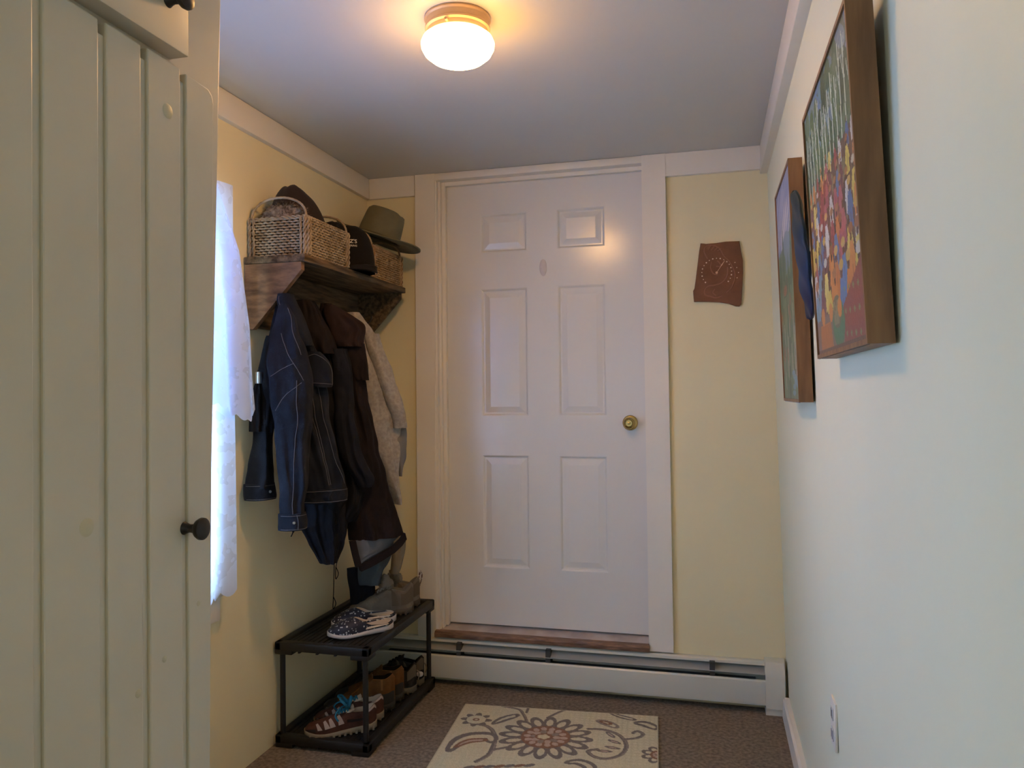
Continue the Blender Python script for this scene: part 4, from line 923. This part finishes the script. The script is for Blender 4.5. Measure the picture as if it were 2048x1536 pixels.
for y, z1_ in ((2.96, 0.44), (2.985, 0.56)):
    p0_ = (-1.555, y, 0.80); lp = [(p0_[0], y, 0.80), (p0_[0]+0.004, y+0.002, 0.65), (p0_[0], y, z1_+0.05), (p0_[0]+0.004, y-0.012, z1_+0.02), (p0_[0], y, z1_), (p0_[0]+0.004, y+0.014, z1_+0.02), (p0_[0], y+0.001, z1_+0.05)]
    crd.tube(spline(lp, 6), 0.0018, 5)
crd.build('cords', black, ngo)
tanc = mat('tan_grey_cloth', lin(128, 118, 100), 0.95, bump=0.3, bscale=150, vcol=lin(112, 102, 86), vscale=8)
tg = Drape([(0.72, 0.085, 0.145), (0.65, 0.080, 0.142), (0.585, 0.075, 0.125), (0.555, 0.07, 0.11)], (-1.43, 3.10), thick=0.028, folds=1.5, amp=0.010, seed=43)
tag(tg.mesh(36, 36).build('tan_cloth', tanc, smooth=70), 'greyish tan cloth end hanging just above the hiking shoes', 'cloth')

# umbrella behind the denim jacket
um = thing('umbrella', 'folded black umbrella with silver handle cap hanging behind the denim jacket', 'umbrella')
MB().lathe([(0, 1.428), (0.0115, 1.428), (0.0125, 1.425), (0.0125, 1.388), (0.011, 1.386), (0, 1.386)], (-1.560, 2.425, 0), 'z', 24).build('handle_cap', silver, um)
def umf(u, v):
    a = 2*math.pi*u; r_ = (0.012+0.020*min(1, v*3))*(1+0.18*math.cos(8*a+v*2)); return (-1.560+r_*math.cos(a)*0.9, 2.425+r_*math.sin(a), 1.386-0.17*v)
ub = MB().grid(umf, 48, 24, wrap=True); ub.add([umf(i/48, 1) for i in range(48)], [list(range(48))]); ub.add([umf(i/48, 0) for i in range(48)], [list(range(48))])
ub.build('folded_canopy', black, um, smooth=50)
rebase(um, (-1.56, 2.425, 1.216))

# ------------------------------------------------------------------ shoe rack
rk = thing('shoe_rack', 'black plastic two-tier shoe rack against the left wall, shoes on both tiers', 'shoe rack')
X0, X1, Y0, Y1 = -1.630, -1.240, 2.625, 3.335
def tray(z, name):
    b = MB(); t = 0.034
    b.box(X0, X0+0.030, Y0, Y1, z-t, z, bev=0.006).box(X1-0.030, X1, Y0, Y1, z-t, z, bev=0.006)
    b.box(X0, X1, Y0, Y0+0.034, z-t, z, bev=0.006).box(X0, X1, Y1-0.034, Y1, z-t, z, bev=0.006)
    b.box(X0+0.02, X1-0.02, Y0+0.02, Y1-0.02, z-0.020, z-0.012)
    for k in range(15): b.box(X0+0.04+k*0.0215, X0+0.046+k*0.0215, Y0+0.03, Y1-0.03, z-0.0125, z-0.009)
    for cx in (X0, X1-0.075):
        for cyy in (Y0, Y1-0.075): b.box(cx+0.001, cx+0.074, cyy+0.001, cyy+0.074, z-t-0.014, z-t+0.010, bev=0.004)
    for k in range(3): b.box(X0+0.10+k*0.075, X0+0.108+k*0.075, Y0+0.001, Y0+0.02, z-t-0.004, z-t+0.003)
    return b.build(name, plastic, rk, smooth=40)
tray(0.402, 'shelf_tray'); tray(0.0485, 'shelf_tray')
for cx in (X0+0.022, X1-0.022):
    for cyy in (Y0+0.024, Y1-0.024): MB().tube([(cx, cyy, 0.048), (cx, cyy, 0.355)], 0.0105, 14).build('post', plastic, rk)
rebase(rk, ((X0+X1)/2, (Y0+Y1)/2, 0))

# ------------------------------------------------------------------ shoes
def shoe(kind, name, label, loc, ang, L_=0.28, W_=0.100, mu=None, ms=None, ml=None, mlace=None, hgts=None, opening=(0.04, 0.52), solet=0.026, mirror=1, group=None, laces=4, bow=False, tongue=True, toecap=None, tilt=0.0):
    t = thing(name, label, 'shoe', loc, ang, group)
    if tilt: t.rotation_euler = (0, tilt, ang)
    NS = 40
    def wid(s_):   # outline half width
        base_ = np.interp(s_, [0, 0.03, 0.10, 0.3, 0.5, 0.72, 0.85, 0.94, 0.985, 1.0], [0.10, 0.22, 0.33, 0.34, 0.39, 0.50, 0.44, 0.31, 0.17, 0.05])
        return W_*base_
    def mid(s_): return mirror*W_*0.07*math.sin(s_*math.pi*1.1-0.4)
    def hz(s_): return float(np.interp(s_, *hgts))
    def sz(s_): return solet*float(np.interp(s_, [0, 0.35, 0.6, 1.0], [1.15, 0.95, 0.75, 0.7]))
    def lift(s_): return 0.010*max(0, (s_-0.75)/0.25)**2+0.004*max(0, (0.08-s_)/0.08)
    sv, sf = MB(), None
    def solef(u, v):
        a = u*2*math.pi; s_ = 0.5+0.5*math.sin(math.pi*(v-0.5)); w_ = wid(s_)+0.004
        c_, q_ = math.cos(a), math.sin(a)
        yy = w_*(abs(c_)**0.5)*(1 if c_ >= 0 else -1); zz = sz(s_)*0.5*(1+(abs(q_)**0.5)*(1 if q_ >= 0 else -1))
        return (s_*L_, mid(s_)+yy, zz+lift(s_))
    sb_ = MB().grid(solef, 20, NS, wrap=True)
    for v in (0, 1): sb_.add([solef(i/20, v) for i in range(20)], [list(range(20))])
    if kind in ('trail', 'boot', 'sneaker', 'hiker'):
        for k in range(12):
            s_ = 0.06+k*0.078
            for sd in (-1, 1): sb_.box(s_*L_-0.005, s_*L_+0.005, mid(s_)+sd*wid(s_)-0.006, mid(s_)+sd*wid(s_)+0.0055, -0.0+lift(s_), sz(s_)*0.45+lift(s_), bev=0.001)
    sb_.build('sole', ms, t, smooth=50)
    o0, o1 = opening
    def gap(s_):
        if s_ < o0 or s_ > o1: return 0.0
        q_ = (s_-o0)/(o1-o0)
        return W_*(0.27 if kind != 'clog' else 0.40)*(min(1, q_*6)**0.5)*(min(1, (1-q_)*(1.7 if kind != 'clog' else 4))**0.6)
    ub_ = MB(); K, KI = 9, 4; ring = 2*(K+KI)+1
    rows_ = []
    for i in range(NS+1):
        s_ = 0.004+0.99*(0.5+0.5*math.sin(math.pi*(i/NS-0.5))); w_ = wid(s_)-0.001; g_ = gap(s_); hh = max(hz(s_), sz(s_)+0.004); z0_ = sz(s_)*0.8+lift(s_)
        half = []
        for k in range(K):
            th_ = math.pi/2*k/(K-1); e = 0.75 if kind != 'clog' else 0.8
            half.append((g_+(w_-g_)*math.cos(th_)**e+0.003*math.sin(2*th_), z0_+(hh-z0_)*math.sin(th_)**0.9))
        zin = (sz(s_)+0.004) if g_ > 0.002 else hh-0.001
        for k in range(1, KI+1):
            f_ = k/KI; half.append((max(0.0, g_-0.003)*(1+0.12*f_)if g_ > 0.002 else 0.0, hh-(hh-zin)*f_))
        row = [(s_*L_, mid(s_)+y, z) for y, z in half]+[(s_*L_, mid(s_), half[-1][1])]+[(s_*L_, mid(s_)-y, z) for y, z in half[::-1]]
        rows_.append(row)
    m_ = len(rows_[0]); vs = sum(rows_, [])
    fo, fi = [], []
    for i in range(NS):
        for k in range(m_-1):
            f_ = [i*m_+k, i*m_+k+1, (i+1)*m_+k+1, (i+1)*m_+k]
            inner = (K-1) <= k < m_-K
            (fi if inner else fo).append(f_)
    ub_.add(vs, fo, 0); ub_.add(vs, fi, 1)
    ub_.add(rows_[0], [list(range(m_))], 0); ub_.add(rows_[-1], [list(range(m_))[::-1]], 0)
    up_ = ub_.build('upper', [mu, ml], t, smooth=60, fixn=False)
    def srow(s_): return max(0, min(NS, int(round((math.asin(max(-1, min(1, 2*(s_-0.004)/0.99-1)))/math.pi+0.5)*NS))))
    def patch(b, s0, s1, k0, k1, mi, tri=False, off=0.0014):
        i0, i1 = srow(s0), srow(s1)
        if i1 <= i0: i1 = i0+1
        for side in (0, 1):
            idx = {}; vs_ = []; fs_ = []
            for i in range(i0, i1+1):
                for k in range(k0, k1+1):
                    f_ = (i-i0)/(i1-i0); ii = i
                    x_, y_, z_ = rows_[i][k if side == 0 else m_-1-k]
                    if tri:
                        t_ = (k-k0)/(k1-k0); xm = (rows_[i0][0][0]+rows_[i1][0][0])/2; x_ = xm+(x_-xm)*(1-0.60*t_)+0.012*t_
                    my = mid(min(1, x_/L_)); d_ = Vector((0, y_-my, z_-0.02)); d_.normalize()
                    idx[(i, k)] = len(vs_); vs_.append((x_, y_+d_.y*off, z_+d_.z*off))
            for i in range(i0, i1):
                for k in range(k0, k1): fs_.append((idx[(i, k)], idx[(i+1, k)], idx[(i+1, k+1)], idx[(i, k+1)]))
            b.add(vs_, fs_, mi)
    ov_ = MB()
    if kind == 'trail':
        for sc_ in (0.50, 0.60, 0.70, 0.79): patch(ov_, sc_-0.036, sc_+0.036, 2, 6, 0, True)
        patch(ov_, 0.01, 0.18, 5, 7, 0); patch(ov_, 0.14, 0.44, 2, 3, 1); patch(ov_, 0.86, 0.985, 1, 3, 1)
        for q in (0, 1): pass
        oo_ = ov_.build('overlays', [pale_mesh, dark_mesh], t, smooth=60, fixn=False)
    elif kind == 'hiker':
        patch(ov_, 0.01, 0.20, 1, 5, 0); patch(ov_, 0.36, 0.56, 6, 8, 0); patch(ov_, 0.82, 0.985, 1, 4, 0); patch(ov_, 0.24, 0.34, 1, 7, 0, True); patch(ov_, 0.02, 0.40, 7, 8, 1)
        ov_.build('overlays', [taupe_dark, hikein], t, smooth=60, fixn=False)
    elif kind == 'boot':
        patch(ov_, 0.01, 0.98, 0, 2, 0, off=0.0025); patch(ov_, 0.03, 0.42, 7, 8, 1); patch(ov_, 0.17, 0.20, 3, 7, 1); patch(ov_, 0.44, 0.62, 6, 7, 1)
        ov_.build('overlays', [rubber, boot_seam], t, smooth=60, fixn=False)
    elif kind == 'sneaker':
        patch(ov_, 0.01, 0.16, 2, 6, 0); patch(ov_, 0.24, 0.30, 2, 7, 0, True); patch(ov_, 0.36, 0.42, 2, 7, 0, True); patch(ov_, 0.86, 0.98, 1, 3, 0)
        ov_.build('overlays', [sneak_grey], t, smooth=60, fixn=False)
    if toecap:
        tc_ = MB()
        def tf(u, v):
            s_ = 0.80+0.192*v; th_ = math.pi*u; w_ = wid(s_)+0.0015; hh = (hz(s_)+0.0015-sz(s_)*0.5)*(1 if v > 0.05 else 1)
            return (s_*L_+0.001, mid(s_)+w_*math.cos(th_)*(abs(math.cos(th_))**-0.2 if abs(math.cos(th_)) > 1e-3 else 0), sz(s_)*0.5+lift(s_)+hh*math.sin(th_)**0.9)
        tc_.grid(tf, 22, 12); tc_.build('toe_cap', toecap, t, smooth=60, fixn=False)
    if tongue:
        tb = MB()
        def tgf(u, v):
            s_ = o1+0.03-(o1-0.30)*v; y = (u-0.5)*W_*0.50*(0.8+0.4*v); z = hz(o1)*0.97+(hz(0.36)+0.022-hz(o1))*v**1.1
            return (s_*L_, mid(s_)+y, z-0.9*abs(u-0.5)**2*0.03)
        tb.grid(tgf, 10, 12); tgo = tb.build('tongue', ml if kind in ('trail',) else mu, t, smooth=60, fixn=False)
        sm_ = tgo.modifiers.new('s', 'SOLIDIFY'); sm_.thickness = 0.008 if kind != 'sneaker' else 0.005
    if laces:
        lb = MB()
        for k in range(laces):
            s_ = o1+0.05-(o1-0.32)*k/laces; z = hz(s_)+0.004; g_ = max(0.012, gap(s_)+0.006)
            for sg in (1, -1):
                lb.tube(spline([((s_)*L_, mid(s_)-sg*g_, z-0.004), ((s_-0.02)*L_, mid(s_), z+0.006), ((s_-0.045)*L_, mid(s_)+sg*g_, z-0.001)], 5), 0.0030, 6)
        if bow:
            s_ = 0.40; z = hz(s_)+0.022; c_ = Vector((s_*L_, mid(s_), z))
            for sg, ex, ez in ((1, 0.03, 0.030), (-1, 0.035, 0.024), (1, -0.01, 0.036)):
                lb.tube(spline([c_, c_+Vector((ex, sg*0.022, ez)), c_+Vector((ex*0.6, sg*0.046, ez*0.7)), c_+Vector((0, sg*0.030, -0.004)), c_], 8), 0.0048, 6)
            for sg in (1, -1): lb.tube(spline([c_, c_+Vector((0.03, sg*0.03, 0.0)), c_+Vector((0.05, sg*0.048, -0.02)), c_+Vector((0.04, sg*0.056, -0.04))], 6), 0.0036, 6)
            lb.lathe([(0, 0.009), (0.010, 0.004), (0.010, -0.004), (0, -0.009)], c_, 'z', 12)
        lo = lb.build('laces', mlace, t, smooth=60)
        if bow: lo['label'] = 'blue laces tied in a loose bow' if kind == 'trail' else 'laces'
    return t, wid, mid, hz
pale_mesh = mat('pale_shoe_mesh', lin(160, 144, 134), 0.8, bump=0.3, bscale=300)
dark_mesh = mat('dark_shoe_band', lin(44, 36, 34), 0.8)
taupe_dark = mat('dark_taupe_suede', lin(94, 82, 68), 0.85, bump=0.3, bscale=120)
boot_seam = mat('brown_boot_trim', lin(136, 92, 48), 0.7, bump=0.2, bscale=90)
sneak_grey = mat('grey_shoe_band', lin(92, 84, 74), 0.75)
hikein = mat('taupe_lining', lin(126, 116, 102), 0.95, bump=0.4, bscale=150)
trail_h = ([0, 0.04, 0.15, 0.34, 0.42, 0.60, 0.80, 0.93, 1.0], [0.080, 0.094, 0.078, 0.078, 0.084, 0.068, 0.052, 0.044, 0.026])
boot_h = ([0, 0.04, 0.15, 0.34, 0.42, 0.60, 0.80, 0.93, 1.0], [0.130, 0.145, 0.132, 0.136, 0.125, 0.085, 0.064, 0.052, 0.030])
clog_h = ([0, 0.05, 0.2, 0.40, 0.52, 0.60, 0.75, 0.92, 1.0], [0.036, 0.040, 0.036, 0.042, 0.060, 0.070, 0.064, 0.046, 0.026])
hike_h = ([0, 0.04, 0.15, 0.34, 0.42, 0.60, 0.80, 0.93, 1.0], [0.118, 0.128, 0.098, 0.112, 0.116, 0.090, 0.062, 0.050, 0.030])
def spotmat(name, base_, spot, scale, thr, rough=0.6, metric='EUCLIDEAN'):
    m = mat(name, base_, rough); nt = m.node_tree; N = nt.nodes; L = nt.links; b = N['Principled BSDF']
    tc = N.new('ShaderNodeTexCoord'); v = N.new('ShaderNodeTexVoronoi'); v.inputs['Scale'].default_value = scale; v.distance = metric; L.new(tc.outputs['Object'], v.inputs['Vector'])
    r = N.new('ShaderNodeMath'); r.operation = 'LESS_THAN'; r.inputs[1].default_value = thr; L.new(v.outputs['Distance'], r.inputs[0])
    mx = N.new('ShaderNodeMix'); mx.data_type = 'RGBA'; mx.inputs[6].default_value = (*base_, 1); mx.inputs[7].default_value = (*spot, 1)
    L.new(r.outputs[0], mx.inputs[0]); L.new(mx.outputs[2], b.inputs['Base Color']); return m
clogm = spotmat('navy_patterned_clog', lin(22, 23, 38), lin(170, 168, 164), 85, 0.30)
clogin = mat('beige_footbed', lin(196, 176, 150), 0.8, bump=0.15, bscale=90)
clogs = mat('clog_sole', lin(186, 176, 166), 0.6, bump=0.1, bscale=60)
trailm = mat('brown_trail_upper', lin(86, 54, 42), 0.8, bump=0.3, bscale=160, vcol=lin(66, 42, 34), vscale=20)
trails = mat('trail_sole', lin(128, 114, 92), 0.7, bump=0.3, bscale=60)
bluel = mat('blue_laces', lin(44, 108, 128), 0.7, bump=0.2, bscale=200)
bootm = mat('tan_leather', lin(118, 80, 42), 0.7, bump=0.25, bscale=90, vcol=lin(94, 60, 30), vscale=16)
rubber = mat('dark_rubber', lin(34, 31, 27), 0.6, bump=0.2, bscale=60)
sneakm = mat('dark_grey_sneaker', lin(56, 52, 48), 0.7, bump=0.3, bscale=120, vcol=lin(30, 30, 30), vscale=34)
sneaks = mat('sneaker_sole', lin(96, 90, 78), 0.7, bump=0.2, bscale=60)
hikem = mat('taupe_suede', lin(122, 110, 94), 0.85, bump=0.3, bscale=120, vcol=lin(102, 91, 78), vscale=18)
hikes = mat('hiker_sole', lin(84, 76, 66), 0.7, bump=0.2, bscale=50)
zt, zb = 0.3935, 0.040
lacem = mat('taupe_laces', lin(150, 138, 120), 0.85)
def ang(dx, dy): return math.atan2(dy, dx)
# clogs: heel near the front edge of the top tier, toes to the wall
A1 = ang(-0.75, -0.66)
shoe('clog', 'clog', 'navy patterned clog with beige footbed, nearer the room on the top tier', (-1.262, 2.905, zt), A1, 0.265, 0.100, clogm, clogs, clogin, None, clog_h, (0.03, 0.60), 0.026, 1, 'patterned clogs', 0, False, False)
shoe('clog', 'clog', 'navy patterned clog lying behind its twin, next to the hiking shoes', (-1.295, 3.010, zt), A1-0.10, 0.265, 0.100, clogm, clogs, clogin, None, clog_h, (0.03, 0.60), 0.026, -1, 'patterned clogs', 0, False, False)
A2 = ang(-0.85, -0.50)
hk, *_ = shoe('hiker', 'hiking_shoe', 'taupe suede hiking shoe behind the patterned clogs, its side facing the room', (-1.270, 3.150, zt), A2, 0.285, 0.104, hikem, hikes, hikein, lacem, hike_h, (0.04, 0.50), 0.028, 1, 'taupe hiking shoes', 4, False, True)
hk2, *_ = shoe('hiker', 'hiking_shoe', 'taupe hiking shoe in the far corner of the rack with a braided pull loop', (-1.285, 3.262, zt), A2, 0.285, 0.104, hikem, hikes, hikein, lacem, hike_h, (0.04, 0.50), 0.028, -1, 'taupe hiking shoes', 4, False, True)
loop = MB().tube(spline([(0.010, 0.004, 0.09), (0.004, 0.006, 0.125), (-0.004, 0.0, 0.150), (-0.012, -0.004, 0.130), (-0.006, -0.004, 0.10), (0.0, -0.002, 0.085)], 8), 0.0035, 6)
loop.build('pull_loop', spotmat('brown_white_cord', lin(84, 50, 36), lin(206, 196, 180), 160, 0.4), hk2)
for hh_, pos in ((hk, (0.118, 0.0, 0.130)), (hk2, (0.110, 0.0, 0.128))):
    pad = blob(pos, (0.030, 0.026, 0.040), 0.3, 8, 3, nu=26, nv=18, tilt=0.5); pad.build('padded_tongue_top', hikein, hh_, smooth=60)
# lower tier
shoe('trail', 'trail_shoe', 'brown and white trail shoe with blue laces at the front of the lower tier', (-1.285, 2.795, zb), ang(-0.86, -0.50), 0.275, 0.092, trailm, trails, clogin, bluel, trail_h, (0.04, 0.52), 0.028, 1, 'brown trail shoes', 5, True, True)
shoe('trail', 'trail_shoe', 'brown trail shoe mostly hidden behind its blue-laced twin', (-1.295, 2.885, zb), ang(-0.88, -0.47), 0.275, 0.088, trailm, trails, clogin, bluel, trail_h, (0.04, 0.52), 0.028, -1, 'brown trail shoes', 4, False, True)
shoe('boot', 'rain_boot', 'tan leather ankle boot with dark rubber foot, nearer one behind the trail shoes', (-1.285, 2.978, zb), ang(-0.90, -0.44), 0.290, 0.092, bootm, rubber, brownfab, bootm, boot_h, (0.04, 0.48), 0.034, 1, 'tan rubber toed boots', 4, False, True, rubber)
shoe('boot', 'rain_boot', 'tan leather ankle boot standing next to the dark grey sneakers', (-1.285, 3.075, zb), ang(-0.92, -0.40), 0.290, 0.092, bootm, rubber, brownfab, bootm, boot_h, (0.04, 0.48), 0.034, -1, 'tan rubber toed boots', 4, False, True, rubber)
for yy, lb_, mi_, an in ((3.172, 'dark grey sneaker beside the tan boots, pale loop at its heel', 1, ang(-0.93, -0.36)), (3.262, 'dark grey sneaker at the back end of the lower tier', -1, ang(-0.95, -0.30))):
    sn, *_ = shoe('sneaker', 'sneaker', lb_, (-1.266, yy, zb), an, 0.280, 0.090, sneakm, sneaks, blackfab, black, hike_h, (0.04, 0.52), 0.028, mi_, 'dark grey sneakers', 4, False, True)
    MB().tube(spline([(0.004, 0.006, 0.095), (-0.006, 0.004, 0.088), (-0.010, 0.002, 0.070), (-0.006, 0.0, 0.050)], 6), 0.003, 6).build('heel_loop', hikein, sn)
    ov = blob((0.018, 0.034*mi_*-1, 0.055), (0.016, 0.008, 0.012), 0.1, 5, 1, nu=18, nv=12); ov.build('heel_patch', clogs, sn, smooth=60)
bpy.context.view_layer.update()
